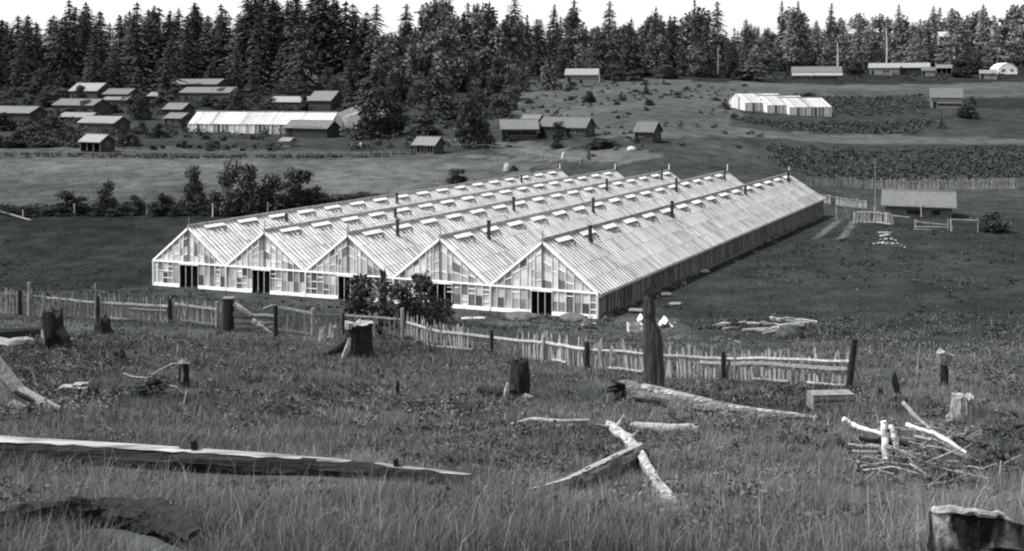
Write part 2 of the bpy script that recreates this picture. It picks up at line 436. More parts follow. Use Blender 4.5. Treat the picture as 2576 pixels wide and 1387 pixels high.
PIPES = [[(12,.7),(31,1.1),(61,1.0)], [(18,.9)], [(5.6,1.35),(26.3,1.4),(49.8,1.5),(68.3,1.5)], [(5.8,1.5),(26.3,1.45),(49.7,1.6),(68,1.6)], [(6.2,1.3),(24.3,1.5),(47.5,1.0),(66,1.5)]]
def slope_pt(i, right, s, M):
    """point on a roof plane: s from 0 (ridge) to 1 (eave)"""
    Ls = 45-9*i; f = M/LEN[i]
    Lr = Ls-4.5; Le = Ls-9 if right else Ls
    k = i+1 if right else i
    r = W3(Lr, M, RIDGE[i]*(1-f)+RB[i]*f); e = W3(Le, M, EAVE[k]*(1-f)+EB[k]*f)
    return r.lerp(e, s)
def glasshouse(i):
    Ls = 45-9*i; n = LEN[i]
    root = thing('glasshouse', GL_LABEL[i], 'glasshouse', W3(Ls-4.5, 0, (BASE[i]+BASE[i+1])/2), 0, 'row of five joined glasshouses')
    nrm = {}
    for right in (True, False):
        a, b, c = slope_pt(i, right, 0, 0), slope_pt(i, right, 1, 0), slope_pt(i, right, 0, n)
        q = (b-a).cross(c-a).normalized(); nrm[right] = q if q.z > 0 else -q
    for right in (True, False):
        m = MB(); uvs = []
        nb = int(n/.52)
        # overlapping courses of glass between the bars, tiny sags so that the sheet is not one plane
        S = [0.02, .27, .52, .77, 1.03]
        for k in range(nb):
            M0, M1 = k*n/nb, (k+1)*n/nb
            for j in range(4):
                jit = nrm[right]*(random.random()*.012)
                lift0 = nrm[right]*.0; lift1 = nrm[right]*.014
                m.add([slope_pt(i, right, S[j], M0)+lift0+jit, slope_pt(i, right, S[j+1], M0)+lift1+jit, slope_pt(i, right, S[j+1], M1)+lift1+jit, slope_pt(i, right, S[j], M1)+lift0+jit], [(0,1,2,3)])
                uvs += [(k+.1, j+.1), (k+.1, j+.9), (k+.9, j+.9), (k+.9, j+.1)]
        o = wb(m, 'glass_roof', PM_ROOF, root); quad_uv(o.data, uvs)
        if True:
            bm = MB()
            for k in range(nb+1):
                M0 = k*n/nb
                w = .10 if k % 8 else .15
                bm.beam(slope_pt(i, right, 0, M0)+nrm[right]*.03, slope_pt(i, right, 1.035, M0)+nrm[right]*.045, w, .05, up=nrm[right])
            ob = wb(bm, 'glazing_bars', M_BAR, o)
    # ridge board
    m = MB(); zz = Vector((0, 0, 1))
    a, b = slope_pt(i, True, 0, -.15), slope_pt(i, True, 0, n+.15)
    segs = 9
    for k in range(segs):
        m.beam(a.lerp(b, k/segs)+zz*(.10+.01*(k % 2)), a.lerp(b, (k+1)/segs)+zz*(.10+.01*(k % 2)), .12, .34)
    wb(m, 'ridge_board', M_RIDGE, root)
    # gutter / eave board on the right side
    m = MB(); k = i+1
    e0, e1 = slope_pt(i, True, 1.04, -.1), slope_pt(i, True, 1.04, n)
    m.beam(e0-zz*.07, e1-zz*.07, .16, .12); wb(m, 'eave_gutter', mat('gutter_board', .10, .2, 3), root)
    # gable front: panes in two bands, mullions, transom, bargeboards
    eL, eR = EAVE[i], EAVE[i+1]; bL, bR = BASE[i], BASE[i+1]
    def gp(L, t):  # t: 0 base, 1 eave line
        f = (Ls-L)/9; return W3(L, 0, (bL*(1-f)+bR*f)*(1-t)+(eL*(1-f)+eR*f)*t)
    def gtop(L):
        f = (Ls-L)/9
        if f < .5: d = eL*(1-f/.5)+RIDGE[i]*(f/.5)
        else: d = RIDGE[i]*(1-(f-.5)/.5)+eR*((f-.5)/.5)
        return W3(L, 0, d+.05)
    d1, d0 = DOORL[i]
    xs = sorted(set([Ls-9*k/14 for k in range(15)] + [d0, d1]), reverse=True)
    xs = [x for k, x in enumerate(xs) if x in (d0, d1) or (abs(x-d0) > .22 and abs(x-d1) > .22)]
    m = MB(); uvs = []; low = MB(); uvl = []; mull = MB(); fv = Vector((-GV[0], -GV[1], 0))
    for a, b in zip(xs[:-1], xs[1:]):
        door = a <= d1+1e-6 and b >= d0-1e-6
        if not door:
            rows = [0.10, .55, .97]
            for j in range(2):
                low.add([gp(a, rows[j]), gp(b, rows[j]), gp(b, rows[j+1]), gp(a, rows[j+1])], [(0,1,2,3)])
                u = a*3+50*i; uvl += [(int(u)+.1, j+.1+3*i), (int(u)+.9, j+.1+3*i), (int(u)+.9, j+.9+3*i), (int(u)+.1, j+.9+3*i)]
        # upper panes up to the rafters, in courses
        za, zb = gtop(a), gtop(b); ea, eb = gp(a, 1.0), gp(b, 1.0)
        ha, hb = max(za.z-ea.z, .02), max(zb.z-eb.z, .02); nn = max(1, int(max(ha, hb)/.75+.5))
        for j in range(nn):
            m.add([ea+zz*(ha*j/nn), eb+zz*(hb*j/nn), eb+zz*(hb*(j+1)/nn), ea+zz*(ha*(j+1)/nn)], [(0,1,2,3)])
            u = int(a*2+80*i); uvs += [(u+.1, j+.1), (u+.9, j+.1), (u+.9, j+.9), (u+.1, j+.9)]
            if j and random.random() < .5:
                mull.beam(ea+zz*(ha*j/nn)+fv*.02, eb+zz*(hb*j/nn)+fv*.02, .03, .05)
    og = wb(m, 'gable_glass', PM_GABLE, root); quad_uv(og.data, uvs)
    for sd_ in (0, 1):
        sel = [k for k, f in enumerate(low.f) if ((sum((Vector(low.v[q]) for q in f), Vector())/4-W3(Ls, 0, 0)).dot(Vector((GU[0], GU[1], 0))) > d1-Ls) == (sd_ == 0)]
        lo_ = MB()
        for k in sel: lo_.add([low.v[q] for q in low.f[k]], [(0,1,2,3)])
        if sel: ol = wb(lo_, 'front_glass', PM_LOW, root); quad_uv(ol.data, sum([uvl[4*k:4*k+4] for k in sel], []))
    for x in xs:
        t0 = .08 if not (d0 < x < d1) else 1.0
        mull.beam(gp(x, t0)+fv*.03, gtop(x)+fv*.03, .085, .06)
        if random.random() < .75 and x > Ls-8.4 and not (d0-.1 <= x-.64 <= d1):
            for tt in (.34, .62, .8):
                if random.random() < .55: mull.beam(gp(x, tt)+fv*.025, gp(max(x-.62, Ls-9), tt)+fv*.025, .03, .05)
    wb(mull, 'mullions', M_white(), root)
    m = MB(); m.beam(gp(Ls, 1)+fv*.06, gp(Ls-9, 1)+fv*.06, .05, .13); wb(m, 'transom', M_white(), root)
    for (p, q) in ((Ls, d1), (d0, Ls-9)):
        m = MB(); a, b = gp(p, .0), gp(q, .0); m.beam(a+fv*.05+zz*.12, b+fv*.05+zz*.12, .08, .30)
        m.beam(a-zz*.35, b-zz*.35, .1, .6)
        wb(m, 'base_board', M_white(), root)
    m = MB()
    pk = W3(Ls-4.5, 0, RIDGE[i]); 
    for e in (gp(Ls, 1), gp(Ls-9, 1)): m.beam(e+fv*.07-zz*.02, pk+fv*.07-zz*.02, .06, .17)
    wb(m, 'bargeboard', M_white(), root)
    m = MB()
    for e in (gp(Ls, 1), gp(Ls-9, 1)): m.beam(e.lerp(pk, .03)+fv*.05-zz*.2, pk+fv*.05-zz*.22, .05, .07)
    wb(m, 'rafter', M_BAR, root)
    m = MB(); m.beam(gp(Ls-4.5, 1.08)+fv*.1, pk+fv*.1-zz*.1, .07); wb(m, 'downpipe', M_iron(), root)
    for x, nm in ((Ls-.06, 'corner_post'), (Ls-8.94, 'corner_post')):
        if x > Ls-1 or i == 4:
            m = MB(); m.beam(gp(x, -.05)+fv*.075, gp(x, .96)+fv*.075, .14); wb(m, nm, M_white(), root)
    # door: dark opening with leaves of narrow lights
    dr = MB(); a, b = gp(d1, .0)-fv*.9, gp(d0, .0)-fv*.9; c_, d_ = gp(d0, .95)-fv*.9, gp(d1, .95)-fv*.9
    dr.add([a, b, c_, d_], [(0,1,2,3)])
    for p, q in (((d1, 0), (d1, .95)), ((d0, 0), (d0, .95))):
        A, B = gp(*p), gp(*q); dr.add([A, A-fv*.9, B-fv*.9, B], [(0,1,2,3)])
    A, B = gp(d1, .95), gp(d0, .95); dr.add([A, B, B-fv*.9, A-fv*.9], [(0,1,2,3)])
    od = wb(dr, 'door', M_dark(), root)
    fr = MB()
    for k in (0, 1, 2, 3):
        x = d1+(d0-d1)*k/3; ww = .10 if k in (0, 3) else .06
        fr.beam(gp(x, 0)+fv*.04, gp(x, .95)+fv*.04, ww, .06)
    fr.beam(gp(d1+.1, .96)+fv*.09, gp(d0-.1, .96)+fv*.09, .08, .2)
    of = wb(fr, 'door_frame', mat('door_frame_paint', .40, .7, 3), root)
    # vents along the ridge, propped open
    k = 0; M0 = 1.6
    while M0 < n-2.5:
        op = .05+.09*random.random()
        A = slope_pt(i, True, .02, M0)+nrm[True]*.08; B = slope_pt(i, True, .02, M0+2.5)+nrm[True]*.08
        dn = (slope_pt(i, True, 1, M0)-slope_pt(i, True, 0, M0)).normalized()
        fl = (dn+nrm[True]*op).normalized()*.48
        vm = MB(); vs = [A, B, B+fl, A+fl]; t = nrm[True]*.04
        vm.add(vs+[p+t for p in vs], [(3,2,1,0),(4,5,6,7),(0,1,5,4),(1,2,6,5),(2,3,7,6),(3,0,4,7)])
        vo = wb(vm, 'roof_vent', mat('vent_sash_glass', .40, .60, 1.0, .5), root)
        am = MB(); am.beam(A+fl*.93-nrm[True]*.03, B+fl*.93-nrm[True]*.03, .05)
        for q in (.25, .5, .8):
            P = A.lerp(B, q)
            am.beam(P+fl*.95, P+dn*(.8+.2*q)+nrm[True]*.02+(B-A).normalized()*.18, .08)
            am.beam(P+dn*.78+nrm[True]*.05, P+dn*1.05+nrm[True]*.05+(B-A).normalized()*(.5-q), .09)
        wb(am, 'vent_stay', mat('vent_ironwork', .05, .12, 8, .7), vo)
        M0 += 4.3
    for (Mp, hp) in PIPES[i]:
        p = slope_pt(i, True, .22, Mp); m = MB()
        m.tube([p-zz*.3, p+zz*hp], .15, 10); m.tube([p+zz*(hp-.12), p+zz*(hp+.03)], .18, 10); m.tube([p-zz*.05+nrm[True]*.02, p+zz*.12], [.24, .17], 10)
        wb(m, 'stovepipe', M_iron(), root)
    for Mp, hh, mm in ((0, .65, M_greyw()), (n, .8, M_white())):
        p = slope_pt(i, True, 0, Mp); m = MB(); m.tube([p, p+zz*(hh+.25)], [.05, .035], 6); wb(m, 'finial_rod', mm, root)
    # rear gable, closing the house
    m = MB(); a, b, c_ = slope_pt(i, False, 1, n), slope_pt(i, True, 1, n), slope_pt(i, True, 0, n)
    m.add([a-zz*3.2, b-zz*3.2, b, c_, a], [(0,1,2,3,4)]); wb(m, 'rear_gable', M_white(), root)
    # long side walls
    for right in ((True,) if i == 4 else ((False,) if i == 0 else ())):
        k = i+1 if right else i; L = Ls-9 if right else Ls
        def sp(M, t):
            f = M/n; return W3(L, M, BASE[k]*(1-t)+(EAVE[k]*(1-f)+EB[k]*f)*t)
        m = MB(); uvs = []; bars = MB(); nb = int(n/.62); out = Vector((-GU[0], -GU[1], 0))*(1 if right else -1)
        for q in range(nb):
            a, b = n*q/nb, n*(q+1)/nb
            m.add([sp(a, .14), sp(b, .14), sp(b, .97), sp(a, .97)], [(0,1,2,3)]); uvs += [(q+.1,.1),(q+.9,.1),(q+.9,.9),(q+.1,.9)]
            r = random.random()
            bars.beam(sp(a, .0)+out*.03, sp(a, .98)+out*.03, .10 if q % 9 == 4 else .05, .05)
        o = wb(m, 'side_glass', PM_SIDE, root); quad_uv(o.data, uvs)
        wb(bars, 'side_posts', mat('side_post_wood', .12, .32, 2), root)
        m = MB(); m.beam(sp(0, .02)+out*.05, sp(n, .02)+out*.05, .08, .45); m.beam(sp(0, -.2), sp(n, -.2), .1, .8); wb(m, 'side_base', mat('side_base_boards', .05, .11, 2), root)
for i in range(5): glasshouse(i)
# ------------------------------------------------------------------ fences of split pickets
zz = Vector((0, 0, 1))
def polyline(pts):
    """ground polyline through survey points, densely sampled; returns function s->point, length"""
    g = [G(*p) for p in pts]
    d = [0]
    for a, b in zip(g[:-1], g[1:]): d.append(d[-1]+math.hypot(b.x-a.x, b.y-a.y))
    def f(s):
        for k in range(len(g)-1):
            if s <= d[k+1] or k == len(g)-2:
                t = (s-d[k])/max(d[k+1]-d[k], 1e-6); p = g[k].lerp(g[k+1], t); return gxy(p.x, p.y)
    def s_at(px):
        best = min((abs(CX+F*f(d[-1]*k/400).x/f(d[-1]*k/400).y-px), d[-1]*k/400) for k in range(401)); return best[1]
    return f, d[-1], s_at
def fence(label, pts, h, gap, posts, rails, pw=(.05, .085), skip=(), group=None, single=True, missing=.03, lean=.085, pm=None, pname='picket'):
    f, Ln, s_at = polyline(pts)
    mid = f(0)
    root = thing('picket_fence' if pname == 'picket' else 'rail_fence', label, 'fence', mid, 0, group)
    rnd = random.Random(len(label)*77)
    nrm = (f(Ln)-f(0)); nrm = Vector((nrm.y, -nrm.x, 0)).normalized()
    if nrm.y > 0: nrm = -nrm
    n = int(Ln/gap); allm = MB()
    for k in range(n+1):
        s = k*gap
        p = f(s)
        px = CX+F*p.x/p.y
        if any(a <= px <= b for a, b in skip) or rnd.random() < missing: continue
        hh = h*rnd.uniform(.80, 1.14); w = rnd.uniform(*pw)
        m = MB() if single else allm
        tip = rnd.uniform(-.3, .3)*w; dx = (f(min(s+.1, Ln))-f(max(s-.1, 0))).normalized()
        l = dx*rnd.gauss(0, lean)*hh + nrm*rnd.gauss(0, lean*.5)*hh
        t = nrm*.012; base = p-zz*.1; a = dx*w/2
        vs = []
        for sg in (-1, 1):
            vs += [base-a+t*sg, base+a+t*sg, base+a*.9+l+zz*(hh*.93)+t*sg, base+dx*tip+l+zz*hh+t*sg, base-a*.9+l+zz*(hh*.93)+t*sg]
        m.add(vs, [(0,4,3,2,1), (5,6,7,8,9)]+[(q, (q+1) % 5, (q+1) % 5+5, q+5) for q in range(5)])
        if single: wb(m, pname, pm or M_picket(), root)
    if not single: wb(allm, 'pickets', pm or M_picket(), root)
    for (px, hp, r, mt, ln) in posts:
        p = f(s_at(px))+nrm*.12; m = MB()
        m.tube([p-zz*.2, p+zz*hp*.5+Vector((ln*.5, 0, 0)), p+zz*hp+Vector((ln, 0, 0))], [r*1.05, r, r*.92], 9, .12, seed=int(px))
        o = wb(m, 'post', mt, root)
        if ln: o['label'] = 'leaning dark post'
    for (a, b, ha, hb, r, mt) in rails:
        sa, sb = s_at(a), s_at(b); P = []
        for k in range(7):
            s = sa+(sb-sa)*k/6; P.append(f(s)+nrm*.06+zz*(ha+(hb-ha)*k/6+rnd.uniform(-.015, .015)))
        m = MB()
        for p, q in zip(P[:-1], P[1:]): m.beam(p, q, .05, r*2)
        wb(m, 'rail', mt, root)
    return root
RL, GW = M_rail(), M_greyw()
CH = M_char()
fence('long picket fence of close narrow stakes crossing the left edge of the clearing', [(-70,788),(0,792),(120,796),(243,801),(400,812),(560,826)], 1.55, .125,
      [(-40,1.6,.08,GW,0),(52,1.55,.12,CH,0),(76,2.05,.10,M_bare(),.0),(243,2.15,.05,M_bare(),0),(250,1.4,.08,CH,0),(430,1.45,.12,CH,0),(549,1.6,.10,GW,0)],
      [(-70,120,1.25,1.25,.035,GW),(120,243,1.2,1.02,.045,RL),(243,430,1.02,.98,.06,RL),(440,549,1.15,1.13,.055,RL),(230,325,.1,.1,.05,GW),(455,549,.22,.22,.05,GW),(330,420,.75,.7,.035,GW)], missing=.05)
fence('picket fence from the gateway past the big flat-topped stump, with pale top rail', [(693,848),(720,845),(791,846),(870,846),(1015,850),(1075,870),(1200,888),(1330,905),(1480,930)], 1.5, .18,
      [(696,1.75,.12,CH,0),(791,1.6,.11,GW,0),(868,1.25,.07,CH,0),(1015,1.7,.10,M_bare(),0),(1240,1.3,.10,CH,0),(1370,1.25,.09,GW,0)],
      [(690,791,1.70,1.28,.06,RL),(791,868,1.25,1.1,.05,GW),(868,1008,1.15,1.05,.05,RL),(705,790,.38,.12,.04,RL),(1025,1240,.95,.9,.055,RL),(1240,1362,.9,.95,.05,RL),(1362,1478,1.0,.98,.055,RL),(1075,1190,.1,.12,.045,RL),(1390,1425,.22,.2,.04,RL)], pw=(.07,.13), skip=((700,716),(868,890),(1190,1285)), missing=.10)
fence('picket fence running behind the tall charred snag to the leaning corner post', [(1480,932),(1640,946),(1800,958),(1985,970),(2140,978)], 1.5, .19,
      [(1480,1.35,.13,CH,0),(1823,1.35,.10,CH,0),(2136,2.0,.13,CH,.28)],
      [(1480,1618,.98,1.02,.035,RL),(1618,1810,1.02,1.05,.04,RL),(1808,2140,1.05,1.1,.035,RL),(1762,1832,.82,.85,.055,RL),(1840,2132,.85,.78,.065,M_bare2()),(1530,1618,.18,.2,.04,RL),(1893,1985,.15,.15,.035,RL),(2030,2128,.14,.14,.035,RL)], pw=(.09,.15), missing=.10)

def pole(name, label, cat, pts, r0, r1, mt, group=None, n=8, jit=.15, seed=1, base=None):
    """a pole or branch through world points"""
    pts = [Vector(p) for p in pts]
    m = MB(); Lk = len(pts); P = []
    for k in range(len(pts)-1):
        for q in range(4): P.append(pts[k].lerp(pts[k+1], q/4))
    P.append(pts[-1])
    rr = [r0+(r1-r0)*k/(len(P)-1) for k in range(len(P))]
    P = [p+Vector((random.uniform(-1,1), random.uniform(-1,1), random.uniform(-1,1)))*min(r0, r1)*.25*(0 < k < len(P)-1) for k, p in enumerate(P)]
    m.tube(P, rr, n, jit, seed=seed)
    L = pts[0]; m.v = [(p[0]-L.x, p[1]-L.y, p[2]-L.z) for p in m.v]
    o = m.build(name, mt, None, L); tag(o, label, cat, group); return o
# gateway: round poles laid across between the dark post and the fence
dp = G(575, 832); sc = dp.y/F
m = MB(); m.box(dp+zz*.9, (.46, .42, 2.1)); 
root = thing('gate_post', 'thick black squared gate post with grey top at the gap in the fence', 'post', dp)
pm_ = MB()
ring = []
for k, (hh, s_) in enumerate([(-.2,1.08),(.3,1.03),(.9,1.0),(1.5,1.0),(1.85,1.02)]):
    for a in range(12):
        an = 2*math.pi*a/12; rr = .30*s_*(1/max(abs(math.cos(an)), abs(math.sin(an)))*.5+.5)*random.uniform(.94, 1.06)
        ring.append(dp+Vector((rr*math.cos(an), rr*.9*math.sin(an), hh)))
pm_.add(ring, [(k*12+a, k*12+(a+1) % 12, (k+1)*12+(a+1) % 12, (k+1)*12+a) for k in range(4) for a in range(12)]+[tuple(range(48, 60))])
wb(pm_, 'post_shaft', CH, root)
cm = MB(); cm.box(dp+zz*1.885, (.62, .56, .06)); wb(cm, 'cap', GW, root)
d0 = dp.y
gp_ = lambda px, py, dd=0: at(px, py, d0+dd)
pole('pole', 'pale pole slanting down from the black gate post', 'pole', [gp_(590,764,-.3), gp_(612,780,-.3), gp_(630,795,-.2)], .16, .13, M_bare2(), n=9, seed=4)
pole('pole', 'pale pole slanting into the grass below the gateway rails', 'pole', [gp_(634,806,-.6), gp_(660,824,-.6), gp_(684,842,-.5)], .16, .10, M_bare2(), n=9, seed=5)
for k, (a, b, r) in enumerate([((588,792),(695,797),.17), ((590,808),(695,812),.16), ((596,824),(695,822),.14)]):
    pole('gate_rail', ['topmost', 'middle', 'lowest'][k]+' grey round rail lying across the gateway', 'rail', [gp_(a[0],a[1]), gp_((a[0]+b[0])/2, (a[1]+b[1])/2+1), gp_(b[0],b[1])], r, r*.8, GW, 'round rails across the gateway', n=9, seed=k)
pole('pole', 'short grey pole end sticking out left of the second fence', 'pole', [G(690,846)+zz*1.72, at(664,777,G(690,846).y+.2)], .09, .09, GW, seed=3)

# ------------------------------------------------------------------ stumps, snags and logs left from the clearing
root_tops = []
def stump(name, label, px, py, wpx, hpx, cat='stump', mt=None, topmt=None, flare=.5, nroot=5, jag=.06, taper=.92, lean=(0,0), seed=1, topflat=True, group=None, sink=.25, hollow=False, slope=0.0, tip=0.0):
    g = G(px, py); sc = g.y/F; r = wpx*sc/2; h = hpx*sc
    rnd = random.Random(seed); root = thing(name, label, cat, g, 0, group)
    n = 64; m = MB(); pk = [(-sink/h, 1+flare*1.1), (0.0, 1+flare*.8), (.08, 1+flare*.5), (.2, 1+flare*.22), (.38, 1.0+flare*.06), (.6, .98), (.8, .95), (1.0, taper)]
    tt = np.linspace(-sink/h, 1, 16); prof = [(t, float(np.interp(t, [p[0] for p in pk], [p[1] for p in pk]))) for t in tt]
    ph = [rnd.uniform(0, 6.28) for _ in range(8)]; jg = [rnd.gauss(0, jag) for _ in range(n)]
    for _ in range(2): jg = [(jg[a-1]+jg[a]*2+jg[(a+1) % n])/4*1.45 for a in range(n)]
    vs = []
    for k, (t, s) in enumerate(prof):
        for a in range(n):
            an = 2*math.pi*a/n
            rib = max(0, math.cos(nroot*an+ph[0]))**2
            fl = (s-1)*(0.35+1.0*rib) if s > 1 else (s-1)
            q = r*(1+fl)*(1+.05*math.sin(3*an+ph[1])+.03*math.sin(7*an+ph[2]+t*2)+.022*math.sin(13*an+ph[3]+t*1.3)+.02*math.sin(22*an+ph[4]-t)+rnd.uniform(-.02, .02)+.05*(float(vnoise(an*4+seed, t*6, 1.0, seed))-.5))
            hh = h*t*(1+((jg[a]+slope*math.cos(an-.2)-tip*math.sin(an)) if t > .4 else 0)*(t-.4)/.6)
            vs.append(g+Vector((q*math.cos(an)+lean[0]*t*h, q*math.sin(an)+lean[1]*t*h, hh)))
    fs = [(k*n+a, k*n+(a+1) % n, (k+1)*n+(a+1) % n, (k+1)*n+a) for k in range(len(prof)-1) for a in range(n)]
    m.add(vs, fs); wb(m, 'trunk', mt or CH, root, smooth=False)
    top = vs[-n:]; c = sum(top, Vector())/n
    tm = MB(); rings = [top]
    for f_ in (.82, .6, .35, .15): rings.append([c.lerp(p, f_)+zz*(rnd.uniform(-.018, .018)*h-(.30*h*(1-f_) if hollow else .02*h*(1-f_))) for p in top])
    allv = [p for q in rings for p in q]; nr = len(rings)
    tm.add(allv+[c-zz*(.02*h if not hollow else .3*h)], [(k*n+a, k*n+(a+1) % n, (k+1)*n+(a+1) % n, (k+1)*n+a) for k in range(nr-1) for a in range(n)]+[((nr-1)*n+a, (nr-1)*n+(a+1) % n, nr*n) for a in range(n)])
    root_tops.append(top)
    wb(tm, 'cut_top', topmt or M_bare(), root)
    HOLES.append((g.x, g.y, r*1.15))
    return root, g, r, h
def root_arm(root, pts, radii, mt, name='root', seed=2):
    m = MB(); m.tube(pts, radii, 9, .25, seed=seed); return wb(m, name, mt, root)
# big flat-topped stump
rt, g, r, h = stump('stump', 'broad black charred stump with pale flat sawn top beside the picket fence', 904, 898, 66, 84, flare=.28, nroot=4, jag=.04, taper=1.12, seed=3)
d = g.y
root_arm(rt, [at(872,862,d-.1), at(845,880,d-.2), at(812,893,d-.2)], [.32,.2,.07], CH)
root_arm(rt, [at(880,850,d-.75), at(874,878,d-.9), at(862,905,d-1.0)], [.07,.15,.12], M_bare())
root_arm(rt, [at(948,818,d-.1), at(955,832,d-.2), at(959,843,d-.2)], [.12,.14,.06], CH)
m = MB(); m.tube([at(879,812,d-.72), at(877,828,d-.74)], [.22,.18], 8, .2); wb(m, 'pale_flank', M_bare(), rt)
# charred stump with root debris in mid slope
rt, g, r, h = stump('stump', 'round-shouldered charred stump with black roots and a pale splinter at its left', 1308, 1008, 50, 98, flare=.35, nroot=4, jag=.025, taper=.80, seed=8, topmt=CH)
d = g.y
root_arm(rt, [at(1292,985,d-.3), at(1250,992,d-.5), at(1200,979,d-.4)], [.25,.22,.1], CH)
root_arm(rt, [at(1285,1000,d-.5), at(1240,1005,d-.7), at(1215,990,d-.6)], [.2,.16,.06], CH, seed=7)
root_arm(rt, [at(1320,1000,d-.4), at(1340,1004,d-.6), at(1350,1012,d-.6)], [.16,.1,.05], M_greyw(), seed=9)
root_arm(rt, [at(1278,962,d-.75), at(1274,985,d-.85), at(1272,1006,d-.85)], [.06,.10,.09], M_bare(), 'splinter')
pole('branch', 'thin pale branch lying under the round-shouldered stump', 'branch', [G(1262,1012)+zz*.08, G(1300,1008)+zz*.12, G(1330,1000)+zz*.12, G(1345,1012)+zz*.06], .06, .03, M_bare(), seed=11)
# left burnt stumps
rt, g, r, h = stump('stump', 'jagged burnt stump with roots in front of the left fence', 133, 880, 50, 92, flare=.5, nroot=5, jag=.05, taper=.95, seed=21, topmt=CH)
d = g.y
root_arm(rt, [at(150,830,d-.4), at(165,850,d-.5), at(182,884,d-.6)], [.25,.2,.1], CH)
root_arm(rt, [at(118,850,d-.5), at(112,870,d-.6), at(100,890,d-.8)], [.2,.16,.1], CH, seed=5)
root_arm(rt, [at(106,830,d-.6), at(108,850,d-.7), at(112,868,d-.7)], [.05,.08,.06], M_bare(), 'splinter')
pole('log', 'black fallen log at the left edge beside the jagged burnt stump', 'log', [G(108,838)+zz*.2, G(60,858)+zz*.3, G(-40,872)+zz*.3], .22, .45, M_charx(), seed=31)
pole('log', 'pale weathered log end lying below the black log at the left edge', 'log', [G(-60,878)+zz*.2, G(20,880)+zz*.22, G(78,874)+zz*.2], .34, .24, M_bare2(), seed=32)
stump('stump', 'low black burnt stump lying close under the left picket fence', 258, 838, 36, 36, flare=.6, nroot=3, jag=.10, taper=.8, seed=24, topmt=CH)
stump('stump', 'small dark burnt stub in the grass below the low burnt stump', 300, 905, 30, 16, flare=.8, nroot=4, jag=.3, taper=.7, seed=25, topmt=CH)
# tall snag
g = G(1648, 985); d = g.y; sc = d/F
root = thing('snag', 'tall dark snag with hooked broken top standing in front of the picket fence', 'dead trunk', g)
prof = [(1000,1619,1674),(985,1620,1673),(950,1620,1671),(905,1619,1669),(870,1618,1667),(845,1618,1664),(828,1618,1659),(818,1618,1652),(800,1618,1647),(785,1617,1649),(770,1617,1648),(758,1617,1645),(748,1617,1641),(742,1618,1636)]
n = 22; vs = []; rnd = random.Random(5)
for k, (py, a, b) in enumerate(prof):
    c = (a+b)/2; rr = (b-a)/2*sc; p = at(c, py, d)
    for q in range(n):
        an = 2*math.pi*q/n; j = 1+.05*math.sin(5*an+k*.2)+.04*math.sin(9*an-k*.35)+rnd.uniform(-.03, .03)
        vs.append(p+Vector((rr*j*math.cos(an), rr*j*math.sin(an)*.9, rnd.uniform(-.03, .03))))
fs = [(k*n+q, k*n+(q+1) % n, (k+1)*n+(q+1) % n, (k+1)*n+q) for k in range(len(prof)-1) for q in range(n)]
m = MB(); m.add(vs, fs+[tuple(range((len(prof)-1)*n, len(prof)*n))]); wb(m, 'trunk', mat('dark_snag_wood', .016, .055, 5, .9, (3,3,.35), bump=.9, bscale=10), root)
m = MB(); m.tube([at(1624,746,d), at(1621,733,d), at(1623,722,d)], [.12,.09,.03], 8, .2); m.tube([at(1634,745,d), at(1631,735,d), at(1628,726,d), at(1634,722,d)], [.16,.13,.1,.04], 8, .2); wb(m, 'broken_top', CH, root)
HOLES.append((g.x, g.y, .5))
# standing posts and stubs
def post(label, px, py, wpx, hpx, mt, cat='post', topmt=None, lean=0, name='post', jag=.05, taper=.95, flare=.08, seed=1):
    return stump(name, label, px, py, wpx, hpx, cat, mt, topmt or CH, flare=flare, nroot=3, jag=jag, taper=taper, lean=(lean, 0), seed=seed)
rt, g, r, h = post('short black charred stub with pale split face on the left slope', 462, 970, 25, 62, CH, 'stump', M_greyw(), name='stump', seed=41)
m = MB(); d = g.y-.26; m.tube([at(458,925,d), at(460,945,d), at(458,962,d)], [.02,.05,.03], 6, .2); wb(m, 'split_face', M_bare(), rt)
post('thin black burnt stub standing alone in mid slope grass', 1000, 1003, 10, 38, CH, 'stump', name='stump', seed=42, jag=.2, taper=.7)
post('jet black pointed stub beyond the pale pole pile', 2261, 998, 15, 52, CH, 'stump', name='stump', lean=-.25, seed=43, jag=.12, taper=.35)
rt, g, r, h = post('dark post with a wide broken grey cap at right of the clearing', 2375, 975, 19, 62, CH, seed=44)
m = MB(); d = g.y; m.tube([at(2374,918,d), at(2376,905,d), at(2376,890,d), at(2379,886,d)], [.16,.26,.34,.3], 10, .2, seed=3); wb(m, 'broken_cap', M_greyw(), rt)
pole('stake', 'thin leaning stake left of the capped dark post', 'stake', [G(2306,976)-zz*.1, at(2310,920,G(2306,976).y), at(2314,866,G(2306,976).y)], .045, .035, M_greyw(), seed=6)
pole('stake', 'short pale stake in the field right of the fence corner', 'stake', [G(2193,902)-zz*.1, at(2188,872,G(2193,902).y)], .05, .04, M_bare(), seed=6)
pole('stick', 'thin stick leaning from the fence corner down into the grass', 'stick', [at(2139,887,G(2150,975).y), at(2163,961,G(2163,961).y)], .035, .03, M_greyw(), seed=8)
stump('stump', 'black stub in the grass between fence corner and pointed stub', 2215, 998, 14, 20, jag=.2, taper=.6, seed=46, topmt=CH)
stump('stump', 'pale grey flat-topped stump half hidden in brush at the right', 2420, 1058, 56, 58, mt=M_greyw(), flare=.4, nroot=4, jag=.05, seed=47)
rt, g, r, h = stump('stump', 'large pale split stump with black burnt flank in the bottom right corner', 2462, 1500, 244, 196, mt=mat('split_stump_wood', .005, .24, 1.9, .95, (1.6,1.6,1.0), bump=1.0, bscale=9, detail=9, contrast=(.43,.56)), topmt=mat('rotten_stump_top', .03, .12, 5, .9, bump=.8), flare=.10, nroot=3, jag=.022, taper=.98, seed=51, slope=-.13, tip=.27)
